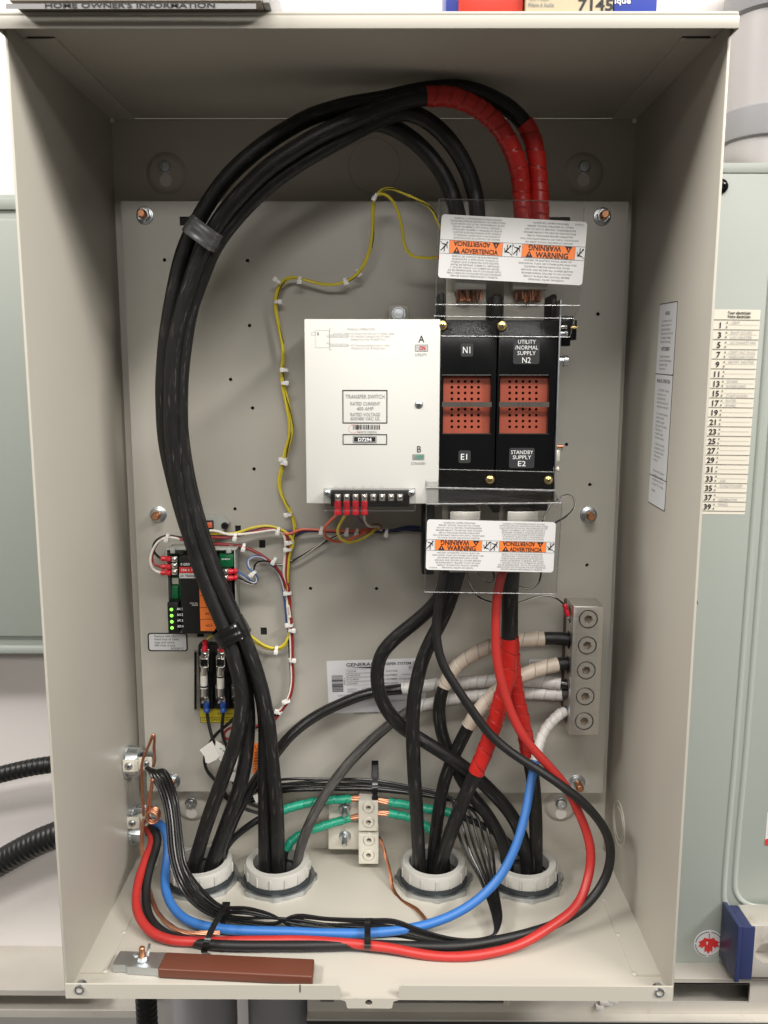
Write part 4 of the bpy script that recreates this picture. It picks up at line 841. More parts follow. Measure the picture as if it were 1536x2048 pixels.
# ================================================================ FUSE BLOCK
YF = .236
fb = thing('fuse_block', 'black three pole fuse block with cartridge fuses', 'fuse block', U(432, 1420, .25))
part(fb, 'base', MB().pbx(396, 1290, 488, 1418, .243, PY - .2425, .001), 'black_plastic')
FX = [408, 441, 473]
for x in (390.5, 423, 456, 488): b = MB(); yF = .224; b.prism([U(x - 2, y, yf_) for y, yf_ in ((1300, .252), (1304, yF), (1345, yF), (1352, .24), (1368, .24), (1374, yF), (1418, yF), (1421, .252))], (.003, 0, 0)); part(fb, 'divider', b, 'black_gloss')
for i, x in enumerate(FX):
    sx = x + 2
    for y, dy in ((1309, 1), (1397, -1)):
        c = U(sx, y, .2385); cl_ = part(fb, 'clip', MB().box(c + YA * .002, (.0105, .0042, .0135), .0008).box(c + Vector((-.0056, .0005, -dy * .010)), (.0009, .012, .018), .0003).box(c + Vector((.0046, .0005, -dy * .010)), (.0009, .012, .018), .0003), 'nickel'); pan_screw(cl_, c - YA * .0002, .0034, 'nickel')
    p0, p1 = U(x, 1333, .231), U(x, 1392, .231); fz = thing('cartridge_fuse', ['cartridge fuse in fuse block with its black band nearest the blue crimps', 'cartridge fuse in fuse block with its black band nearest the red crimps', 'cartridge fuse mostly hidden behind the loop cables'][i], 'fuse', p1, 'cartridge fuses in the fuse block')
    ax = (p1 - p0); L = ax.length; part(fz, 'end_cap', MB().lathe(p0, ax, [(.0040, 0), (.0050, .0005), (.0050, L * .27), (.0046, L * .28)], 20), 'nickel'); part(fz, 'end_cap', MB().lathe(p1, -ax, [(.0040, 0), (.0050, .0005), (.0050, L * .27), (.0046, L * .28)], 20), 'nickel')
    part(fz, 'body', MB().cyl(p0 + ax * .25, p1 - ax * .25, .0045, 20), 'ceramic'); k_ = (.66, .33, .66)[i]; part(fz, 'band', MB().cyl(p0 + ax * (k_ - .025), p0 + ax * (k_ + .025), .00465, 20), 'label_black')
    ferrule(fb, U(sx, 1280, .236), U(sx, 1303, .2365), .0036); ferrule(fb, U(sx + 4, 1425, .236), U(sx + 3, 1404, .237), .0042, 'insul_blue')
l = Lab(437, 1428, PY); b = MB(); l.slab(b, -38, -20, 46, 19, .0004, 3); yl = single('yellow_label', b, 'label_yellow', 'yellow customer connection label under the fuse block', 'label'); b = MB(); l.frame(b, -38, 6.5, 46, 19, 1); l.t(b, 'CUSTOMER CONNECT', 4, 12.5, 6, w=78); l.t(b, '240 VAC', 14, -1, 5, w=34); l.t(b, 'N1', -32, -13, 5); l.t(b, 'T1', 0, -11, 5); part(yl, 'printing', b, 'ink')
l = Lab(335.5, 1284, PY); b = MB(); l.slab(b, -41, -19.5, 41, 19.5, .0004, 6); rl = single('fuse_label', b, 'label_black', 'white replacement fuse label with black border', 'label'); b = MB(); l.slab(b, -38, -17, 38, 17, .0004, 4, lift=.6); part(rl, 'white_field', b, 'paper_grey'); b = MB()
for i, (s_, w) in enumerate((('Replace with UL', 43), ('listed fuse of same', 50), ('type and rating', 41), ('600 Volt, 5 amp.', 44))): l.t(b, s_, -27, -13 + i * 6.6, 4.3, 'l', w=w, lift=1.6)
l.t(b, '0D3587-C', 33, 13.5, 4.3, 'r', w=27, lift=1.6); part(rl, 'lettering', b, 'ink')
# orange warning label on the panel, behind the cables
l = Lab(525, 1516, PY, -2); b = MB(); l.slab(b, -20, -33, 24, 36, .0004, 2); ol = single('orange_label', b, 'label_orange', 'orange warning label with sideways lettering behind the thick black cables', 'label'); b = MB(); l2 = Lab(0, 0, PY, 88, o=l.p(0, 0, 0)); l2.t(b, 'WARNING', -1, -11, 10.5, w=58); l2.t(b, 'DISCONNECTION', -1, -1, 3.5, w=40); part(ol, 'lettering', b, 'ink')
# data label
l = Lab(756, 1370, PY, 2.2); dlb = None; b = MB(); l.slab(b, -104, -55, 98, 58, .0004, 2); dlb = single('data_label', b, 'paper_grey', 'silver grey data label with barcode behind the crossing cables', 'label')
bk_, gr_ = MB(), MB()
def dz(zx, zy):                                                     # close view coordinates of the data label, turned back by its tilt
    x, y = 640 + zx / 6.4 - 756, 1300 + zy / 6.4 - 1370; a_ = R_(2.2); return (x * math.cos(a_) - y * math.sin(a_), x * math.sin(a_) + y * math.cos(a_))
l.t(bk_, 'GENERAC', *dz(512, 165), 7.2, bold=1, w=60); l.poly(bk_, [dz(325, 212), dz(700, 215), dz(700, 190)]); l.t(bk_, 'TRANSFER SYSTEM DATA', *dz(1035, 148), 5.6, bold=1, w=96)
for k, s_ in enumerate(('120/240', '3018254010', 'RTSC400A3', '20250609')):
    x, y = dz(320, 262 + 56 * k); l.frame(gr_, x, y - 4.3, x + 75, y + 4.3, .5); l.t(bk_, s_, x + 2, y, 4.2, 'l', w=len(s_) * 2.75); l.t(bk_, ('VOLTAGE', 'ITEM NUMBER', 'MODEL NUMBER', 'PRODUCTION DATE')[k], *dz(1000, 248 + 56 * k), 4.0, 'r', w=(24, 40, 45, 55)[k])
for k, (s_, x, y, h, w) in enumerate((('SWITCH', 400, 510, 3.8, 19), ('RATING', 398, 541, 3.8, 18), ('COUNTRY OF ORIGIN', 400, 590, 3.8, 60), ('AMPS', 628, 490, 3.8, 14), ('GENERAC POWER SYSTEMS, INC.', 720, 832, 3.8, 92), ('WIRE OR AT LEAST 75 C', 1000, 662, 3.2, 55), ('STANDARD', 1110, 358, 3.4, 28), ('CONFORMS TO', 1130, 298, 2.6, 24))): l.t(bk_, s_, *dz(x, y), h, w=w)
x, y = dz(470, 523); l.rect(bk_, x, y, x + 10, y + .5); x, y = dz(535, 490); l.rect(bk_, x, y, x + .5, y + 10); l.rect(bk_, x, y, x + 7, y + .5)
x, y = dz(1185, 205); l.t(bk_, 'ETL', x, y, 4.2, bold=1, w=8)
for i in range(20): a0, a1 = 2 * math.pi * i / 20, 2 * math.pi * (i + 1) / 20; l.poly(bk_, [(x + r_ * math.cos(t_), y + r_ * math.sin(t_)) for r_, t_ in ((5.3, a0), (6.1, a0), (6.1, a1), (5.3, a1))])
random.seed(5); x, y = dz(130, 320); y1 = y + 35
while y < y1: w = random.choice((.5, .5, .9, 1.6)); l.rect(bk_, x, y, x + 23, y + w); y += w + random.choice((.5, .8, 1.2))
lv_ = Lab(0, 0, PY, 92.2, o=l.p(*dz(298, 400), 0)); lv_.t(bk_, 'SERIAL #', 0, 0, 3, w=15)
part(dlb, 'printing', bk_, 'ink'); part(dlb, 'field_boxes', gr_, 'ink_grey')
# tall label on the side wall
q_ = [UX(1320, 610, HW), UX(1356, 599.5, HW), UX(1329.6, 1022.6, HW), UX(1296.7, 1005.5, HW)]
u_ = ((q_[0] + q_[1]) - (q_[2] + q_[3])).normalized(); u_.x = 0; u_.normalize(); r_v = Vector((0, -u_.z, u_.y)); cen = (q_[0] + q_[1] + q_[2] + q_[3]) / 4; hgt = ((q_[0] + q_[1]) - (q_[2] + q_[3])).length / 2; wid = ((q_[1] + q_[2]) - (q_[0] + q_[3])).length / 2
k_ = hgt / 400; ww = wid / k_ / 2; l = Lab(0, 0, 0, o=cen, right=r_v, upv=u_, k=k_, eps=.0004)
b = MB(); l.slab(b, -ww, -200, ww, 200, .0004, 4); wl = single('instruction_label', b, 'label_black', 'tall white instruction label on the cabinet side wall', 'label'); b = MB()
for y0, y1 in ((-198, -64), (-62, 140), (142, 198)): l.slab(b, -ww + 1.5, y0, ww - 1.5, y1, .0004, 3, lift=.4)
part(wl, 'white_field', b, 'paper_grey'); b = MB()
y = -180
for s_, h, bold, gap in (('WARNING', 7, 1, 14), ('To reduce risk of', 5, 0, 8), ('electric shock or', 5, 0, 8), ('personal injury,', 5, 0, 8), ('disconnect all sources', 5, 0, 8), ('of supply voltage', 5, 0, 8), ('before servicing.', 5, 0, 14), ('AVERTISSEMENT', 7, 1, 14), ('Couper toutes les', 5, 0, 8), ('sources d alimentation', 5, 0, 8), ('avant de faire', 5, 0, 8), ('l entretien', 5, 0, 20)): l.t(b, s_, 0 if bold else -ww * .62, y, h, 'c' if bold else 'l', bold, ww * (1.0 if bold else 1.35) * min(1, len(s_) / (13 if bold else 20)), lift=1.2); y += gap
y = -50
for s_, h, bold, gap in (('MANUAL OPERATION', 7, 1, 18), ('1. CAUTION - Manual', 5, 0, 8), ('operation to be', 5, 0, 8), ('performed only', 5, 0, 8), ('with all sources of', 5, 0, 8), ('supply disconnected.', 5, 0, 14), ('2. To manually operate', 5, 0, 8), ('switch, attach', 5, 0, 8), ('handle to upper', 5, 0, 8), ('left corner of switch.', 5, 0, 8), ('Pull down to', 5, 0, 8), ('transfer loads', 5, 0, 8), ('between sources.', 5, 0, 13), ('3. When servicing', 5, 0, 8), ('completed, be sure', 5, 0, 8), ('to remove handle.', 5, 0, 8), ('4. Reconnect', 5, 0, 8), ('sources.', 5, 0, 22), ('All terminal lugs are', 5, 0, 9), ('suitable for copper', 5, 0, 9), ('or aluminum wire of', 5, 0, 9), ('at least 75 C rating.', 5, 0, 14), ('0D4644', 5, 0, 8)): l.t(b, s_, 0 if bold else -ww * .62, y, h, 'c' if bold else 'l', bold, ww * (1.5 if bold else 1.35) * min(1, len(s_) / (16 if bold else 20)), lift=1.2); y += gap
part(wl, 'lettering', b, 'ink')
# ================================================================ MANUAL HANDLE ON THE FLOOR
hd = thing('manual_handle', 'brown dipped manual handle with zinc jaw lying on the cabinet floor', 'handle', UZ(420, 1940, 0))
def slab_z(top, z1, z0, ins=0): P = [UZ(px, py, z1) for px, py in top]; return MB().prism(P, (0, 0, z0 - z1))
def bev(mb, off):
    bm_ = bmesh.new(); me = mesh_of(mb, 't'); bm_.from_mesh(me); bpy.data.meshes.remove(me); bmesh.ops.bevel(bm_, geom=bm_.edges[:], offset=off, segments=3, affect='EDGES', profile=.5); return MB().bm(bm_)
part(hd, 'grip', bev(slab_z([(331, 1903), (629, 1917), (625, 1953), (315, 1938)], .0115, .0006), .0018), 'handle_brown')
mp_ = slab_z([(240, 1902), (333, 1905), (316, 1937), (224, 1931)], .0095, .0008); sl_ = MB().prism([UZ(x, y, .02) for x, y in ((222, 1911), (250, 1911.5), (255, 1917), (250, 1921), (215, 1921))], (0, 0, -.03)); jw = part(hd, 'jaw', cut(mp_, sl_), 'zinc')
c = UZ(285, 1922, .0095); b = MB().lathe(c, ZA, [(.0062, 0), (.0062, .001), (.0056, .002)], 20).hexa(c + ZA * .002, c + ZA * .0062, .0054); b.box(c + Vector((-.0068, 0, .0068)), (.0046, .0016, .0052), .0007, Matrix.Rotation(-.5, 3, 'Y')); b.box(c + Vector((.0062, .002, .0115)), (.0030, .0016, .0150), .0007, Matrix.Rotation(.22, 3, 'Y')); part(hd, 'wing_nut', b, 'zinc')
part(hd, 'stud', MB().lathe(c, ZA, [(.0030, .006), (.0030, .0155), (.0022, .0165), (0, .0165)], 16), 'stud_copper')
# ================================================================ CONDUIT CONNECTORS INSIDE THE SIDE WALL
for i, (c, Rr, nm) in enumerate(((CON[0], .0195, 'upper clamp connector on the side wall, holding thin black control wires'), (CON[1], .0245, 'lower clamp connector on the side wall, holding red, black and blue cables'))):
    t = thing('clamp_connector', nm, 'connector', c, 'clamp connectors on the side wall')
    rg = MB(); vs, fs = [], []; n = 72
    for k in range(n):
        th = 2 * math.pi * k / n; Ro = Rr * (1.04 if k % 2 else .985)
        for r_, x_ in ((Ro, .0003), (Ro, .0032), (Rr * .7, .0032), (Rr * .7, .0003)): vs.append(c + Vector((x_, math.cos(th) * r_, math.sin(th) * r_)))
    for k in range(n):
        j = (k + 1) % n
        for q__ in range(4): fs.append((4 * k + q__, 4 * j + q__, 4 * j + (q__ + 1) % 4, 4 * k + (q__ + 1) % 4))
    rg.add(vs, fs); part(t, 'lock_ring', rg, 'zinc')
    vs, fs = [], []; n = 48
    bo = MB()
    for k in range(n):
        th = 2 * math.pi * k / n; lug = (k % 8) < 5; Ro = Rr * (.95 if lug else .86)
        for r_, x_ in ((Ro, .0033), (Ro, .012), (Ro * .93, .0165), (Rr * .62, .0175), (Rr * .56, .0175), (Rr * .56, .0033)): vs.append(c + Vector((x_, math.cos(th) * r_, math.sin(th) * r_)))
    for k in range(n):
        j = (k + 1) % n
        for q__ in range(6): fs.append((6 * k + q__, 6 * j + q__, 6 * j + (q__ + 1) % 6, 6 * k + (q__ + 1) % 6))
    bo.add(vs, fs); part(t, 'body', bo, 'zinc'); part(t, 'throat', MB().ringlathe(c + XA * .004, XA, [(Rr * .555, 0), (Rr * .555, .0125), (Rr * .5, .0125), (Rr * .5, 0)], 32), 'gasket'); part(t, 'throat_shade', MB().cyl(c + XA * .0034, c + XA * .0042, Rr * .555, 24), 'black_matte')  # black disc stands in for the shade down the connector throat
    yf = c.y - Rr * 1.0; zc_ = U(285, (1531, 1645)[i], yf).z; x0 = U(246, 1530, yf).x + .001 * i; x1 = U(301 - 6 * i, 1530, yf).x
    st = MB().bx(x0, x0 + (x1 - x0) * .44, yf - .0015, yf, zc_ - .0078, zc_ + .0078, .0005).bx(x0 + (x1 - x0) * .42, x0 + (x1 - x0) * .56, yf - .0015, yf + .009, zc_ - .0072, zc_ + .0072, .0006).bx(x0 + (x1 - x0) * .54, x1, yf + .0055, yf + .0070, zc_ - .0082, zc_ + .0082, .0005)
    cs_ = part(t, 'clamp_strap', st, 'tin')
    pan_screw(cs_, Vector((x0 + .0075, yf - .0015, zc_)), .0038, 'zinc'); pan_screw(cs_, Vector((x1 - .007, yf + .0055, zc_)), .0034, 'zinc')
    part(t, 'rear_strap', MB().bx(x0 + .006, x1, c.y + Rr * .30, c.y + Rr * .30 + .0015, zc_ - .007, zc_ + .007, .0005), 'zinc')
# ================================================================ THICK CABLES
G4 = 'thick black cables of the tall loop'; r4 = .0086
dn = lambda c, dx, dy: [Vector((c.x + dx, c.y + dy, .004)), Vector((c.x + dx * .9, c.y + dy * .9, -.06))]
NL = [UP[0][2], UP[1][2]]
cable('loop_cable', 'thick black loop cable with red tape only on its last drop to lug N2', [Vector((BUSH[0].x + .012, .203, -.06)), (420, 1745, .199), (434, 1700, .195), (457, 1637, .190), (474, 1590, .189), (488, 1538, .190), (497, 1440, .196), (490, 1370, .198), (468, 1300, .197), (449, 1250, .196), (408, 1150, .194), (372, 1050, .190), (345, 950, .182), (331, 880, .176), (326, 800, .172), (330, 700, .168), (347, 590, .163), (368, 500, .158), (391, 450, .155), (417, 405, .152), (456, 353, .148), (508, 304, .145), (573, 259, .141), (625, 232, .138), (690, 213, .134), (765, 200, .132), (850, 181, .134), (929, 178, .139), (974, 192, .144), (1013, 212, .149), (1043, 239, .152), (1061, 266, .155), (1073, 314, .158), (1078, 365, .161), (1080, 440, .153), (1079, 520, .142)], r4, 'jacket', ((30.2, 99, 'tape_red', .014),), G4)
cable('loop_cable', 'thick black loop cable wrapped in red tape from its crest down to lug N2', [Vector((BUSH[0].x - .006, .201, -.06)), (387, 1745, .197), (397, 1700, .190), (416.6, 1637, .182), (452, 1538, .176), (470, 1486, .174), (482, 1434, .175), (483, 1382, .177), (472, 1330, .178), (460, 1290, .178), (446, 1250, .178), (405, 1150, .176), (374, 1050, .171), (353, 950, .165), (345, 880, .160), (343, 800, .155), (348, 700, .151), (365, 620, .147), (383, 560, .143), (403, 505, .139), (425, 462, .136), (451, 423, .132), (487, 382, .128), (534, 337, .124), (586, 301, .121), (638, 270, .119), (690, 246, .118), (750, 221, .119), (810, 199, .122), (852, 193, .124), (905, 194, .128), (944, 209, .133), (978, 231, .138), (1007, 266, .144), (1030, 311, .150), (1040, 352, .155), (1044, 395, .160), (1046, 440, .153), (1047, 520, .142)], r4, 'jacket', ((28.95, 99, 'tape_red', .013),), G4)
cable('loop_cable', 'outer of the two untaped black loop cables ending at lug N1', [Vector((BUSH[1].x + .004, .202, -.06)), (557, 1745, .198), (554, 1637, .186), (546, 1538, .180), (536, 1440, .180), (524, 1382, .182), (509, 1330, .182), (494, 1290, .181), (476, 1250, .180), (431, 1150, .178), (396, 1050, .174), (371, 950, .170), (363, 880, .167), (360.5, 800, .164), (367, 700, .160), (381, 620, .156), (404, 553, .152), (423, 505, .149), (443, 472, .146), (469, 438, .144), (508, 396, .141), (560, 352, .138), (625, 310, .135), (690, 274, .133), (735, 250, .133), (780, 229, .135), (815, 224, .138), (852, 239, .142), (888, 269, .147), (920, 311, .153), (941, 356, .158), (952, 400, .162), (955, 440, .154), (955, 520, .142)], r4, 'jacket', (), G4)
cable('loop_cable', 'inner of the two untaped black loop cables ending at lug N1', [Vector((BUSH[1].x - .010, .206, -.06)), (532, 1745, .201), (530, 1637, .194), (530, 1538, .193), (530, 1440, .196), (521, 1382, .198), (505, 1330, .198), (478, 1255, .197), (434, 1150, .195), (400, 1050, .191), (375, 950, .187), (364, 880, .184), (357, 800, .181), (362, 700, .177), (376, 620, .172), (399, 553, .168), (420, 500, .165), (450, 455, .162), (500, 394, .158), (560, 345, .154), (625, 302, .151), (690, 265, .150), (740, 245, .151), (786, 254, .154), (828, 281, .157), (864, 317, .161), (894, 362, .164), (909, 403, .166), (917, 440, .155), (920, 520, .143)], r4, 'jacket', (), G4)
def wrap(name, label, px, py, ang, w, h, Y, dep, mt, cat='tape'):
    """a band of tape round the bundle: rounded loop across the bundle direction"""
    c = U(px, py, Y); a_ = R_(ang); d = Vector((math.cos(a_), 0, math.sin(a_))); e_ = Vector((-math.sin(a_), 0, math.cos(a_))); k = mpp(Y); n = 40; rows = 12; vs, fs = [], []
    for j in range(rows):
        v = (j / (rows - 1) - .5) * h * k
        for i in range(n):
            t_ = 2 * math.pi * i / n; cx_ = math.copysign(abs(math.cos(t_)) ** .55, math.cos(t_)); sy_ = math.copysign(abs(math.sin(t_)) ** .7, math.sin(t_))
            cr_ = 1 + .035 * noise.noise((t_ * 1.2, j * .8, px * .1)) + (.012 if j in (3, 4, 8) else 0)
            vs.append(c + d * (cx_ * w * k / 2 * cr_) + YA * (sy_ * dep * cr_) + e_ * (v + .0009 * math.sin(t_ * 2 + px)))
    for j in range(rows - 1):
        for i in range(n): fs.append((j * n + i, j * n + (i + 1) % n, (j + 1) * n + (i + 1) % n, (j + 1) * n + i))
    return single(name, MB().add(vs, fs), mt, label, cat)
wrap('tape_band', 'shiny grey black tape band binding the loop cables near the panel slot', 409, 470, -34, 72, 36, .147, .026, 'tape_band')
wrap('tape_band', 'black tape band binding the loop cables above the fuse block', 463, 1263, 28, 66, 36, .188, .0235, 'tape_black')
G5 = 'thick black cables from the lower lugs'; r5 = .0082
LX = [LOW[0][2], LOW[1][2]]
cable('load_cable', 'thick black cable bowing out in a wide bend below lug E1', [Vector((LX[0] - .006, .160, U(900, 1090, .16).z)), (893, 1150, .166), (885, 1185, .172), (869, 1209, .178), (837, 1239, .184), (793, 1274, .189), (764, 1306, .192), (754, 1344, .193), (758, 1385, .193), (776, 1423, .193), (804, 1454, .193), (852, 1485, .193), (896, 1512, .193), (940, 1543, .193), (977, 1577, .194), (1011, 1614, .196), (1034, 1649, .199), (1049, 1693, .202)] + dn(BUSH[3], .004, -.004), r5, 'jacket', (), G5)
cable('load_cable', 'thick black cable running nearly straight down from lug E1', [Vector((LX[0] + .006, .158, U(915, 1090, .158).z)), (915, 1150, .160), (902, 1195, .164), (884, 1239, .167), (861, 1283, .169), (843, 1326, .170), (831, 1379, .170), (825.5, 1429, .170), (826, 1488, .171), (828.5, 1546, .174), (832, 1605, .180), (836, 1678, .190), (839, 1735, .197)] + dn(BUSH[2], -.018, -.006)[1:], r5, 'jacket', (), G5)
cable('load_cable', 'thick black cable with long red tape from lug E2 crossing to conduit beside ground block', [Vector((LX[1] + .002, .158, U(1030, 1090, .158).z)), (1022, 1150, .158), (1019, 1195, .160), (1018, 1253, .162), (1017, 1277, .163), (1017, 1312, .164), (1015, 1356, .165), (1004, 1391, .165), (989.6, 1444, .165), (972, 1497, .165), (952, 1545, .166), (931, 1590, .170), (907.5, 1649, .179), (889, 1702, .190), (876, 1740, .198)] + dn(BUSH[2], .006, -.008)[1:], r5 + .0003, 'jacket', ((3.95, 10.1, 'tape_red', .017),), G5)
cable('load_cable', 'thick red taped cable from lug E2 dropping straight behind the blue cable', [Vector((LX[1] - .004, .166, U(1020, 1090, .166).z)), (1023, 1180, .176), (1022, 1260, .182), (1024, 1312, .185), (1031, 1379, .187), (1042, 1429, .188), (1051, 1473, .189), (1057, 1511, .190), (1064, 1546, .191), (1070, 1605, .194), (1072, 1663, .198), (1072, 1722, .203)] + dn(BUSH[3], .014, .0)[1:], r5, 'jacket', ((2.2, 7.35, 'tape_red', .014),), G5)
# neutral cables
G6 = 'taped neutral cables into the lug block'; r6 = .0082
cable('neutral_cable', 'black neutral cable with beige tape arching into second socket of lug block', [Vector((xL + .012, YN + .021, zs5[1])), Vector((xL - .004, YN + .021, zs5[1] + .001)), (1112, 1276, .211), (1086, 1277, .211), (1037, 1281, .211), (990, 1290, .212), (949, 1306, .213), (917, 1328, .214), (896, 1354, .215), (885, 1380, .215), (878, 1412, .215), (880, 1447, .214), (889, 1483, .213), (908, 1523, .212), (924, 1560, .210), (945, 1592, .208), (970, 1622, .206), (992, 1657, .204), (1009, 1695, .202)] + dn(BUSH[3], -.020, -.004), .0077, 'jacket', ((3, 8.9, 'tape_beige', .016),), G6)
cable('neutral_cable', 'black neutral cable with beige tape sloping up into third socket of lug block', [Vector((xL + .012, YN + .021, zs5[2])), Vector((xL - .003, YN + .021, zs5[2] + .002)), (1113, 1328, .209), (1078, 1338, .206), (1042, 1351, .203), (1012, 1368, .201), (988, 1388, .200), (963, 1413, .199), (943, 1442, .199), (922, 1482, .200), (904, 1520, .201), (889, 1561, .202), (880, 1605, .203), (873, 1655, .204), (866, 1722, .206)] + dn(BUSH[2], -.004, .006)[1:], .0077, 'jacket', ((2, 8.3, 'tape_beige', .015),), G6)
cable('neutral_cable', 'glossy black neutral cable with white tape sweeping across the data label', [Vector((xL + .008, YN + .024, zs5[3] + .004)), (1134, 1369, .214), (1086, 1363, .222), (1040, 1361, .228), (990, 1361, .231), (922, 1365, .234), (854, 1371, .236), (805, 1378, .237), (773, 1381, .238), (729, 1389, .238), (677, 1409, .237), (625, 1436, .234), (580, 1472, .226), (548, 1512, .219), (515, 1556, .211), (489, 1598, .206), (469, 1637, .206), (452, 1680, .208), (440, 1735, .209)] + dn(BUSH[0], .020, .006)[1:], .0066, 'jacket_gloss', ((1.2, 7, 'tape_white', .013),), G6)
cable('neutral_cable', 'worn grey neutral cable with white tape rising from conduit beside ground block', [Vector((xL + .008, YN + .024, zs5[3] - .003)), (1136, 1388, .216), (1072, 1387, .224), (1004, 1387, .230), (922, 1395, .234), (872, 1404, .236), (837, 1413, .237), (805, 1430, .237), (764, 1462, .235), (720, 1502, .229), (686, 1540, .222), (655, 1582, .214), (629, 1626, .208), (607, 1676, .205), (594, 1728, .205)] + dn(BUSH[1], .022, .002)[1:], .0063, 'jacket_grey', ((1.2, 6, 'tape_white', .013),), G6)
# ---------------------------------------------------------------- slimmer cables from the side wall
r7 = .0052
t_, blue_ps, _ = cable('slim_cable', 'slim blue cable with white taped end running along floor to lug block', [Vector((xL + .008, YN + .023, zs5[4] + .003)), Vector((xL - .003, YN + .021, zs5[4] + .002)), (1130, 1421, .204), (1108, 1437, .196), (1089, 1461, .188), (1078, 1488, .180), (1071, 1522, .172), (1066, 1545, .166), (1061, 1570, .160), (1052, 1622, .148), (1034, 1686, .134), (1002, 1750, .122), (961, 1795, .112), (902, 1832, .103), (833, 1854, .097), (742, 1866, .093), (650, 1866, .092), (584, 1863.5, .093), (463, 1859.5, .096), (400, 1850, .103), (377, 1842, .109), (354, 1825, .122), (336, 1797, .142), (329, 1765, .162), (332, 1728, .182), (336, 1685, .199), (329, 1655, .212), (310, 1644, .220), CON[1] + Vector((.012, -.003, .006)), CON[1] + Vector((-.002, -.003, .006))], r7, 'jacket_blue', ((1.6, 6.05, 'tape_white', .009),), n=14)
cable('slim_cable', 'slim red cable from lug E2 looping down past the lug block', [Vector((LX[1] - .009, .152, U(1010, 1100, .15).z)), (1003, 1150, .148), (994, 1198, .146), (991, 1253, .144), (992.5, 1303, .143), (998, 1344, .142), (1008.6, 1385, .141), (1022, 1423, .140), (1039, 1461, .139), (1063, 1494, .138), (1089, 1523, .137), (1113, 1549, .137), (1138, 1582, .137), (1156, 1623, .137), (1173, 1663, .136), (1182, 1704, .132), (1179, 1744, .126), (1165, 1792, .112), (1148, 1818, .102), (1105, 1851, .088), (1038, 1890, .068), (970, 1908, .059), (902, 1914, .056), (834, 1907, .059), (779, 1896, .064), (700, 1887, .070), (600, 1881, .074), (480, 1882, .075), (393, 1883, .076), (344, 1881, .077), (305, 1866, .086), (282, 1841, .102), (272, 1810, .122), (276, 1767, .150), (288, 1727, .178), (303, 1692, .201), (306, 1668, .215), (292, 1657, .222), CON[1] + Vector((.012, .002, -.004)), CON[1] + Vector((-.002, .002, -.004))], r7, 'jacket_red', n=14)
cable('slim_cable', 'slim black cable from lug E1 looping down over the red one', [Vector((LX[0] - .012, .150, U(890, 1100, .15).z)), (886, 1150, .150), (880, 1198, .150), (872, 1253, .150), (875, 1291, .149), (887, 1332, .148), (910.5, 1370.5, .147), (945.6, 1423, .146), (984, 1473, .145), (1028, 1509, .141), (1071.6, 1536, .135), (1120, 1569, .126), (1172, 1611, .122), (1206, 1652, .122), (1221, 1692, .122), (1219, 1732, .120), (1205, 1769, .116), (1170, 1812, .106), (1120, 1844, .096), (1050, 1868, .086), (975, 1884, .075), (900, 1893, .068), (834, 1892, .068), (735, 1889, .070), (600, 1891, .068), (480, 1891, .067), (420, 1889, .069), (372, 1882, .081), (335, 1871, .091), (312, 1855, .102), (295, 1826, .122), (291, 1787, .145), (297, 1744, .168), (312, 1699, .194), (317, 1672, .207), (305, 1655, .217), CON[1] + Vector((.012, .006, .001)), CON[1] + Vector((-.002, .006, .001))], r7, 'jacket_small', n=14)
# ---------------------------------------------------------------- green taped grounding cables
G8 = 'green taped grounding cables'; gz = [U(737, y, .242) for y in (1600, 1630)]
def ground(label, pts, tp, strip):
    t, ps, par = cable('grounding_cable', label, pts, .0043, 'jacket', tp, G8, n=12)
ground('green taped ground cable leaving upper lug toward the thin black control wires', [(702, 1598, .242), (682, 1599, .241), (650, 1601, .238), (623, 1605, .234), (594, 1611, .228), (567, 1620, .222), (540, 1629, .217), (514, 1640, .213), (485, 1661, .212), (457, 1687, .212), (438, 1730, .212)] + dn(BUSH[0], .018, .012)[1:], ((.0, 6.8, 'tape_green', .012),), (0, .2))
ground('green taped ground cable leaving lower socket beside the worn grey cable', [(700, 1636, .243), (687, 1639, .241), (663, 1647, .238), (643, 1653, .234), (615, 1662, .229), (590, 1675, .223), (573, 1693, .218), (566, 1730, .214)] + dn(BUSH[1], .006, .012)[1:], ((.0, 6.2, 'tape_green', .012),), (0, .2))
ground('green taped ground cable leaving upper lug toward the red taped cable', [(778, 1604.5, .242), (790, 1606, .241), (816, 1610.4, .240), (851, 1617.4, .238), (905, 1626, .232), (935, 1638, .226), (978, 1658, .219), (1029, 1694, .212), (1056, 1728, .208)] + dn(BUSH[3], .004, .006)[1:], ((.0, 4.4, 'tape_green', .012),), (0, .2))
ground('green taped ground cable curving from lug into conduit under the red taped cable', [(778, 1627, .242), (790, 1629, .241), (816, 1634, .238), (844, 1645, .233), (860, 1660, .228), (882, 1684, .220), (893, 1720, .215)] + dn(BUSH[2], .018, .010)[1:], ((.0, 5.6, 'tape_green', .012),), (0, .2))
def strands(name, label, P, n, rad, rs, mt, cat='wire', pitch=.16, group=None):
    ps, _ = spline(resolve(P), .0022); ps = smooth(ps, 3); b0 = MB().tube(ps, rad, 4); t = thing(name, label, cat, base_of(b0), group)
    for k in range(n):
        q_l = []
        for i, p in enumerate(ps):
            tt = (ps[min(i + 1, len(ps) - 1)] - ps[max(i - 1, 0)]).normalized(); a_ = tt.orthogonal().normalized() if i == 0 else (a_ - tt * a_.dot(tt)).normalized(); b_ = tt.cross(a_); th = 2 * math.pi * k / n + i * pitch
            q_l.append(p + (a_ * math.cos(th) + b_ * math.sin(th)) * rad)
        part(t, 'strand', MB().tube(q_l, rs, 6), mt)
    return t
G9 = 'bare copper stubs at the grounding block'
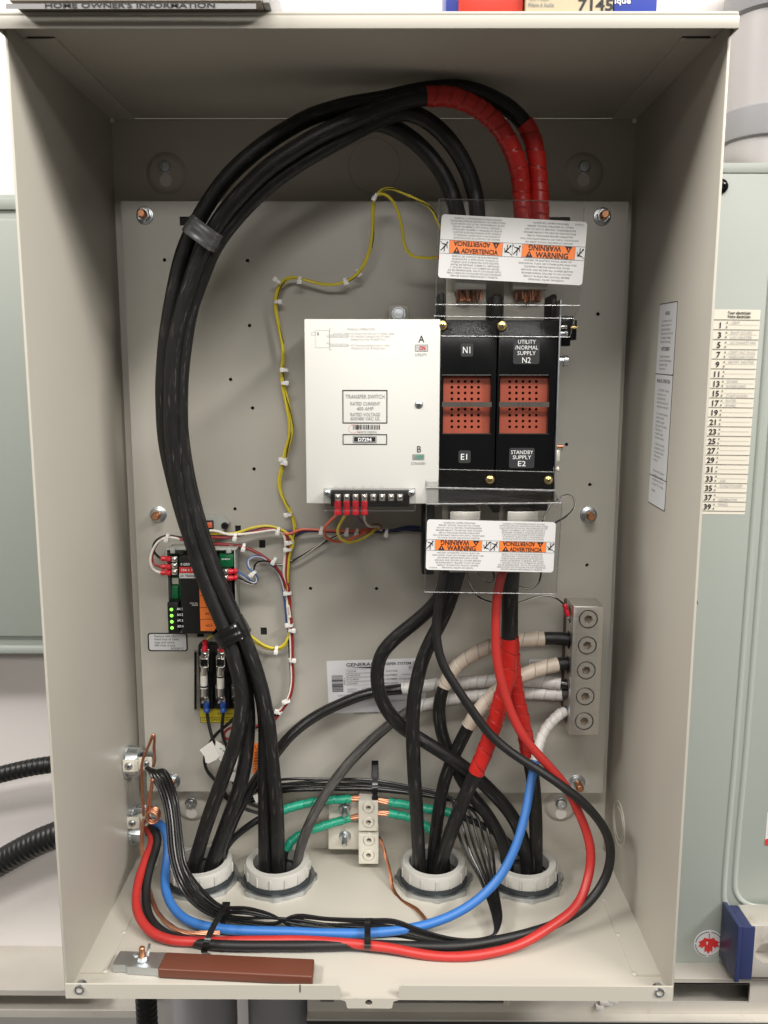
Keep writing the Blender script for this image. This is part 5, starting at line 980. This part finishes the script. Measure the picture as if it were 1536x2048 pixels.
for lab_, P in (('bare copper strands of upper ground cable, beside the stud nut', [(700, 1598, .242), (722, 1596, .242)]), ('bare copper strands of lower ground cable, beside the stud nut', [(698, 1637, .243), (722, 1630, .243)]), ('bare copper strands of upper ground cable, on the side away from studs', [(752, 1601, .242), (779, 1604.5, .242)]), ('bare copper strands of lower ground cable, on the side away from studs', [(752, 1627, .242), (779, 1627, .242)])): strands('copper_strands', lab_, [P[0], ((P[0][0] + P[1][0]) / 2, (P[0][1] + P[1][1]) / 2, P[0][2]), P[1]], 6, .0024, .0013, 'copper', group=G9)
strands('bare_copper_wire', 'bare copper ground wire drooping from grounding block to the floor', [(754, 1672, .236), (761, 1680, .230), (771, 1712, .218), (780, 1745, .200), (787, 1780, .182), (802, 1800, .165), ('z', 833, 1818, .003), ('z', 850, 1838, .003), ('z', 858, 1850, .003)], 5, .0012, .0010, 'copper_dull')
strands('bare_copper_wire', 'bare twisted copper wire from lower clamp running under the blue cable', [(288, 1638, .205), (284, 1661, .200), (284, 1690, .195), (287, 1720, .185), (294, 1760, .165), (302, 1792, .145), (315, 1824, .122), (334, 1846, .106), (358, 1861, .096), (380, 1866, .092), (402, 1866, .090), (440, 1866, .090)], 5, .0015, .0012, 'copper')
strands('bare_copper_wire', 'bare copper wire bent to a sharp peak above the upper clamp', [(287, 1632, .200), (286, 1603, .200), (284, 1560, .200), (283, 1540, .198), (285, 1521, .197), (297, 1492, .196), (306, 1470, .195), (308, 1468, .195), (309, 1475, .195), (308, 1500, .196), (310, 1520, .198), (306, 1533, .200)], 4, .0010, .0009, 'copper')
P = []
for i in range(44): th = i * .5; P.append(U(306, 1632, .197) + Vector((math.cos(th) * .0072, -.006 + i * .0003, math.sin(th) * .0080)))
coil = thing('copper_coil', 'coiled bare copper wire tail at the lower clamp', 'wire', U(306, 1648, .2)); part(coil, 'coil', MB().tube(P, .0016, 8), 'copper')
for dx in (0, .003): part(coil, 'hairpin', MB().tube(smooth(spline([U(293, 1628, .199) + Vector((dx, 0, 0)), U(298, 1595, .198) + Vector((dx * .8, 0, 0)), U(304, 1562, .197) + Vector((dx * .3, 0, 0))], .003)[0], 2), .0015, 8), 'copper')
part(coil, 'hairpin_bend', MB().tube([U(304, 1562, .197) + Vector((.0005 + .0016 * math.cos(a_), 0, .0018 * math.sin(a_))) for a_ in (0, .5, 1, 1.57, 2.1, 2.6, 3.14)], .0015, 8), 'copper')
# ================================================================ CONTROL WIRE HARNESS
YH = .246; rw = .00165
hn = thing('wire_harness', 'yellow wire pair tied with white cable ties, looping to upper lugs', 'wire harness', U(585, 1100, YH))
trunk = [(580, 1098, .247), (586, 1080, .246), (590, 1063), (589, 1050), (584, 1032), (574, 1012.5), (562.5, 989), (557.6, 967.6), (560.5, 950), (567, 922.7, .246), (574, 895), (581, 872), (580.5, 844.5, .244), (573, 801.6), (565.4, 768), (564, 739, .246), (566, 706), (562, 677), (554.6, 640), (550, 607), (554.6, 583, .243), (564.5, 565), (584, 554), (602, 558), (631, 566, .238), (658.5, 570), (691, 564), (718, 545.5, .230), (735, 513), (744, 479), (746, 434, .212), (746, 410), (750, 393, .202)]
wire(hn, trunk + [(765, 387, .200), (782, 397), (797, 422, .198), (807, 459), (812, 493.6), (824, 511), (846.6, 516, .192), (878, 514.6, .188)], rw, 'w_yellow', off=(-.0009, 0, 0), tw=.0011, ph=0)
wire(hn, trunk + [(757.5, 381, .200), (777, 375.5), (799.6, 383.5, .196), (829, 398), (859, 415.7, .190), (872, 443), (889, 476, .188)], rw, 'w_yellow', stripe='wire_black', off=(.0010, .0012, 0), tw=.0011, ph=1.6)
ferrule(hn, U(876, 514.6, .188), U(897, 514, .187), .0034)
TIES = [(571, 740, 0), (568, 766, 180), (568, 919, 0), (566, 926, 180), (578, 1029, 8), (556, 563, -35), (600, 558, 80), (690, 560, 110), (716, 543, 120), (751, 393, 60), (554, 604, 180), (580, 1085, 5), (577, 1099, 3)]
for px, py, an in TIES:
    Yt = .244 if py > 570 else (.236 if py > 540 else .202); tie(hn, px, py, Yt - .001, an, 10.5, 16, r=.0037)
# red and white harness of the module
h2 = thing('wire_harness', 'red, white and yellow wire harness tied beside the control module', 'wire harness', U(560, 1440, YH))
down = [(574, 1090, .245), (572, 1129), (571, 1150), (576, 1181), (579, 1220), (582, 1252, .246), (582, 1278), (583, 1320), (584, 1367), (576, 1398), (560, 1421, .245), (546, 1440), (520, 1449, .24), (490, 1457, .236), (463, 1468, .236)]
def W2(mt, pts, off=(0, 0, 0), r=rw, **k): return wire(h2, pts, r, mt, off=off, **k)
W2('w_white', [(396, 1074, .236), (416, 1061.6, .236), (432, 1061.5), (455, 1069), (489, 1068), (520, 1064), (554, 1060), (568, 1069)] + [(p[0] - 3.5,) + p[1:] for p in down[:6]] + [(p[0] - 1,) + p[1:] for p in down[6:11]])
W2('w_yellow', [(400, 1067, .24), (416, 1067, .24), (468, 1067), (507, 1055), (541, 1052), (565, 1060), (580, 1070, .243), (588, 1085), (580, 1105), (576, 1140), (575, 1181), (577, 1220), (579, 1250, .247), (576, 1275), (566, 1292), (551, 1297), (530, 1292), (508, 1277, .244), (490, 1262, .24)])
W2('w_yellow', [(583, 1092, .248), (578, 1130), (576, 1181), (580, 1220), (581, 1250, .249), (577, 1278), (567, 1296), (551, 1300), (529, 1296), (506, 1283, .247), (470, 1272), (440, 1268, .244), (425, 1268), (413, 1280, .238)], r=.0013)
W2('w_red', [(400, 1075, .24), (421, 1074.6, .24), (458, 1074.6), (494, 1067), (533, 1058), (559, 1060), (574, 1070, .244)] + [(p[0] + 1.5,) + p[1:] for p in down], r=.0018)
W2('w_purple', [(410, 1071, .243), (440, 1072, .243), (494, 1064), (533, 1056), (560, 1060), (600, 1062, .246), (640, 1062), (700, 1063), (742, 1060, .243)], r=.0013)
W2('w_red', [(420, 1087.6, .243), (468, 1090, .243), (487, 1094), (515, 1106), (538.6, 1121), (554, 1137), (565, 1153, .245), (573, 1181), (580, 1220), (584, 1255, .247), (585, 1320), (586, 1367), (578, 1400), (562, 1423, .246), (548, 1442)], r=.0018)
W2('wire_black', [(425, 1086, .246), (487, 1093, .246), (538, 1120), (565, 1153), (571, 1181, .248), (576, 1250), (580, 1320), (582, 1367), (574, 1398), (558, 1422, .247), (520, 1452), (480, 1466, .24)], r=.0014)
W2('w_blue', [(476, 1143, .226), (494.4, 1157), (507.4, 1167), (516.5, 1163), (514, 1152), (506, 1145, .228), (496, 1134), (494.4, 1119), (507, 1112, .236), (522, 1114), (540, 1126, .246), (560, 1150), (568, 1190), (574, 1250, .249)], stripe='w_white')
W2('wire_black', [(476, 1155, .226), (494, 1165), (507, 1170), (515, 1165, .23), (508, 1148), (506, 1138, .23), (513, 1125), (528, 1122, .238), (548, 1128, .246), (562, 1131), (580, 1124), (604, 1112), (635, 1093, .248), (660, 1078), (693, 1067), (742, 1063, .246)], r=.0014, stripe='w_white')
W2('w_white', [(361, 1079, .235), (335, 1074, .232), (317, 1082), (304, 1103), (300, 1122, .226), (306, 1140), (322, 1145.5, .226)], r=.0015)
W2('w_red', [(400, 1083, .24), (361, 1079, .235), (335.5, 1073.5, .234), (317, 1083), (306, 1103), (303, 1120, .229), (309.5, 1131), (323, 1134, .226)], r=.0017)
W2('wire_black', [(400, 1076, .243), (361, 1075, .240), (335, 1071, .238), (315, 1078), (304, 1094), (309, 1107, .231), (322, 1117, .226)], r=.0015)
W2('w_orange', [(566, 1066, .243), (575, 1069, .242), (586, 1066), (598, 1059), (614, 1058.5), (670, 1061, .242), (721, 1061), (742, 1058, .240), (757, 1054, .24)])
W2('w_red', [(574, 1072, .246), (600, 1062, .246), (670, 1064), (721, 1064), (748, 1058, .243)], r=.0014)
W2('w_navy', [(590, 1072, .247), (610, 1063), (670, 1064, .247), (740, 1062), (778, 1062, .245), (801, 1056), (825, 1053), (852, 1056, .24), (890, 1060, .235)])
W2('wire_black', [(700, 1066, .249), (742, 1064), (778, 1064, .247), (812, 1060), (830, 1061), (855, 1062, .242), (890, 1064, .238)], r=.0015)
W2('w_navy', [(740, 1064, .244), (778, 1060, .244), (808, 1059), (835, 1058), (860, 1060, .238), (890, 1066, .235)], r=.0014)
for x, mt, P, st in ((676, 'w_orange', [(676, 1028, .122), (661, 1042, .14), (648, 1058), (651, 1073, .165), (665, 1082), (684, 1083, .19), (707, 1076), (731, 1064, .215), (748, 1055, .225), (757, 1052, .235)], None), (693, 'w_yellow', [(693, 1028, .122), (682, 1044, .135), (675, 1061), (679, 1075, .155), (693, 1084), (707, 1084, .18), (726, 1077), (743, 1066, .21), (753, 1056, .225), (757, 1052, .235)], 'w_white'), (711, 'w_purple', [(711, 1027, .122), (719, 1040, .15), (731, 1050, .19), (744, 1056, .225), (757, 1060, .238)], None), (728, 'w_white', [(728, 1027, .122), (730, 1042, .16), (740, 1053, .2), (754, 1053, .225), (762, 1060, .24)], 'w_red')): W2(mt, P, stripe=st, r=.0016)
for k in range(4): ferrule(h2, U(675.5 + 17.8 * k, 1030, .1165), U(675.5 + 17.8 * k, 1001, .1155), .0037)
part(h2, 'wire_loop', MB().tube([U(753, 1054, .232) + Vector((math.cos(t_ * .4) * .0062, 0, math.sin(t_ * .4) * .0036)) for t_ in range(17)], .0009, 6), 'copper_dull')
for px, py, an, Y in ((335, 1074, 75, .232), (471, 1072, 80, .236), (488, 1093, 78, .238), (549, 1120, 60, .238), (557, 1060, 76, .240), (577, 1186, 0, .242), (580, 1250, -5, .243), (582, 1260, 180, .243), (583, 1320, 180, .243), (574, 1402, 10, .242), (558, 1424, -25, .242), (507, 1146, 40, .224), (643, 1059, 80, .238), (694, 1062, 80, .238), (714, 1063, 80, .238), (773, 1064, 80, .240), (553, 1298, 80, .243)): tie(h2, px, py, Y, an, 10.5, 16, r=.0037)
l = Lab(577.5, 1222, .2425, 8); b = MB(); l.slab(b, -3.2, -13, 3.2, 14, .0004, 1); o = part(h2, 'wire_marker', b, 'w_white'); b = MB(); Lab(0, 0, .2425, 98, o=l.p(0, 0, 1)).t(b, 'STATUS', 0, 0, 3, w=17); part(o, 'lettering', b, 'ink')
# fine sense wires at the lower lugs
G10 = 'thin black and white sense wires'
def sense(label, P):
    ps = resolve(P); t = thing('sense_wire', label, 'wire', min(ps, key=lambda p: p.z), G10); wire(t, P, .0011, 'wire_black', n=7, stripe='w_white'); return t
t = sense('thin black and white wire sagging from lower lugs to lug block terminal', [(934, 1120, .19), (934, 1147, .192), (940, 1170), (949, 1185), (963, 1198), (985, 1205, .2), (1010, 1208), (1037, 1205, .205), (1067, 1195.5), (1094, 1191), (1116, 1198), (1130, 1211, .203)])
ferrule(t, U(1129, 1208, .203), U(1136, 1232, .203), .0031)
sense('thin black and white wire making a small loop by lug E1', [(948, 1120, .186), (951, 1145, .188), (968, 1160), (982, 1166, .19), (990, 1156), (985, 1140, .19), (980, 1120, .19)])
sense('thin black and white wire curling behind the straight load cable of E2', [(1010, 1160, .20), (1033, 1172, .2), (1057, 1178), (1074, 1170), (1082, 1151, .195), (1080, 1120, .19)])
sense('thin black and white wire loop beside the lower clear cover', [(1078, 1060, .18), (1086, 1043, .19), (1092, 1024), (1104, 1007), (1121, 994.6, .205), (1136, 988.5), (1148, 997), (1151.5, 1009, .21), (1143, 1024), (1123.5, 1038.5), (1105, 1048, .2), (1085, 1062, .19)])
# ================================================================ BLACK CONTROL WIRES
cw = thing('control_wires', 'bunch of thin glossy black control wires from upper clamp along the floor', 'wires', UZ(600, 1840, 0))
random.seed(11)
for k in range(6):
    ox = (k - 2.5) * 5.6; j = lambda s_: random.uniform(-s_, s_)
    P = [CON[0] + Vector((-.002, (k % 3 - 1) * .004, (k // 3 - 1) * .004)), CON[0] + Vector((.014, (k % 3 - 1) * .003, (k // 3 - 1) * .003)), (303 + ox * .3, 1538 + abs(ox) * .3, .205), (317 + ox * .9, 1548 - ox * .6, .200 - .001 * k), (331 + ox, 1572 - ox * .3, .196), (341 + ox, 1604, .190), (347 + ox * .9, 1645, .178), (351 + ox, 1690, .165), (357 + ox * .9, 1727 - ox * .3, .154), (370 + ox * .8, 1760 - ox * .8, .144), (390 + ox * .7, 1788 - ox, .132), (416 + ox * .4, 1811 - ox, .122), (445, 1826 - ox * .9, .114), (493, 1832 - ox * 1.1 + j(2), .108), (545, 1838 - ox * .9 + j(5), .106), (590, 1840 + ox * .9 + j(4), .103), (651, 1848 + ox * .8 + j(3), .100), (735, 1852 + ox * .9, .098), (788, 1856 + ox * 1.1 + j(2), .096), (833, 1868 + ox * .8, .090), (880, 1879 + ox * .5, .083), (930, 1884 + ox * .3, .080), (966, 1881 + ox * .25, .082), (990, 1868, .088), (995 + ox * .5, 1840, .105), (986 + ox * .8, 1795, .135), (973 + ox * 1.2, 1750, .16), (960 + ox * 1.9, 1712, .18), (947 + ox * 2.1, 1668, .20), (937 + ox * 2, 1632, .215), (918 + ox, 1600 + k * 2, .228), (880, 1586 + k * 2.2, .238), (815, 1572 + k * 3, .243), (742, 1560 + k * 4.2, .245), (660, 1558 + k * 4.6 + j(3), .246), (561, 1562 + k * 5 + j(4), .246), (500, 1575 + k * 6, .245), (470, 1595 + k * 4, .243)]
    wire(cw, P, .0017, 'wire_black', n=8)
fw_ = thing('fuse_wires', 'thin black wires hanging from blue crimps of the fuse block', 'wires', U(440, 1620, .24))
wire(fw_, [(414, 1422, .236), (415, 1435, .236), (419, 1455), (427, 1484, .23), (436, 1505), (446, 1530), (440, 1560, .238), (452, 1590), (480, 1612), (516, 1626, .243), (540, 1628)[:2] + (.244,)], .0021, 'jacket_small')
wire(fw_, [(447, 1422, .236), (445, 1440), (443.6, 1456, .236), (447, 1478), (455, 1496, .236), (462, 1530), (468, 1570), (490, 1602), (530, 1618, .244)], .0021, 'jacket_small')
wire(fw_, [(479, 1422, .236), (469, 1436), (447.5, 1455, .24), (428.8, 1472, .243), (416, 1495), (409, 1515, .243), (410, 1532), (418, 1548), (432, 1562), (444, 1588, .243), (462, 1604), (500, 1622, .245)], .0021, 'jacket_small')
wire(fw_, [(470, 1452, .244), (450, 1462, .244), (446, 1470), (452, 1480, .24), (462, 1478), (466, 1466)[:2] + (.238,)], .0018, 'w_red')
for nm, P, Y, dY in (('marker_flag', [(432, 1481), (449, 1492), (455, 1511), (444, 1526), (428, 1506)], .2235, .0006), ('marker_flag', [(399, 1500), (424, 1482), (440, 1512), (433, 1519), (417, 1527), (411, 1525), (409, 1513)], .2215, .0008), ('marker_flag', [(462, 1530), (474, 1512), (478, 1520), (470, 1540)], .236, .0006), ('marker_flag', [(458, 1560), (464, 1545), (474, 1546), (470, 1566)], .236, .0006), ('marker_flag', [(506, 1592), (516, 1587), (518, 1604), (512, 1606)], .238, .0006)):
    o = part(fw_, nm, MB().prism([U(x, y, Y) for x, y in P], (0, dY, 0)), 'flag')
b = MB(); l = Lab(444, 1499, .2235, -40); l.rect(b, -6, -1, -1, 1); l.rect(b, 2, -1.5, 7, 1); part(o, 'pen_mark', b, 'ink_green')
# black cable ties round the floor bundle and the hanging wires
def big_tie(label, P, head, hs=(.008, .006, .006)):
    ps = smooth(spline(P, .002)[0], 2); t = thing('black_cable_tie', label, 'cable tie', min(ps, key=lambda p: p.z), 'black cable ties'); vs, fs = [], []
    for i, p in enumerate(ps):
        tt = (ps[min(i + 1, len(ps) - 1)] - ps[max(i - 1, 0)]).normalized(); w_ = XA * .0034; nn = tt.cross(XA).normalized() * .0006
        vs += [p - w_ - nn, p + w_ - nn, p + w_ + nn, p - w_ + nn]
    for i in range(len(ps) - 1):
        for q__ in range(4): fs.append((4 * i + q__, 4 * i + (q__ + 1) % 4, 4 * i + 4 + (q__ + 1) % 4, 4 * i + 4 + q__))
    part(t, 'strap', MB().add(vs, fs), 'tape_black'); part(t, 'head', MB().box(head, hs, .001), 'tape_black'); return t
big_tie('black cable tie with standing head round the red, black and blue cables', [(U(449, 1812, .100)), U(440, 1830, .082), U(425, 1856, .068), U(413, 1885, .056), U(408, 1903, .057), U(416, 1908, .066), U(432, 1896, .085), U(442, 1870, .106), U(446, 1838, .112), U(449, 1816, .104)], U(452, 1813, .100), (.009, .007, .008))
big_tie('black cable tie round blue and black cables amid the control wires', [U(735, 1838, .104), U(735, 1848, .088), U(735, 1868, .078), U(735, 1890, .060), U(735, 1899, .063), U(736, 1894, .080), U(736, 1868, .102), U(736, 1846, .112), U(735, 1838, .104)], U(738, 1843, .096))
big_tie('black cable tie hanging wires from the panel slot above ground block', [U(750, 1530, .2575), U(750, 1556, .246), U(750, 1575, .238), U(750, 1598, .237), U(750, 1604, .242), U(750, 1590, .2575)], U(750, 1597, .234))
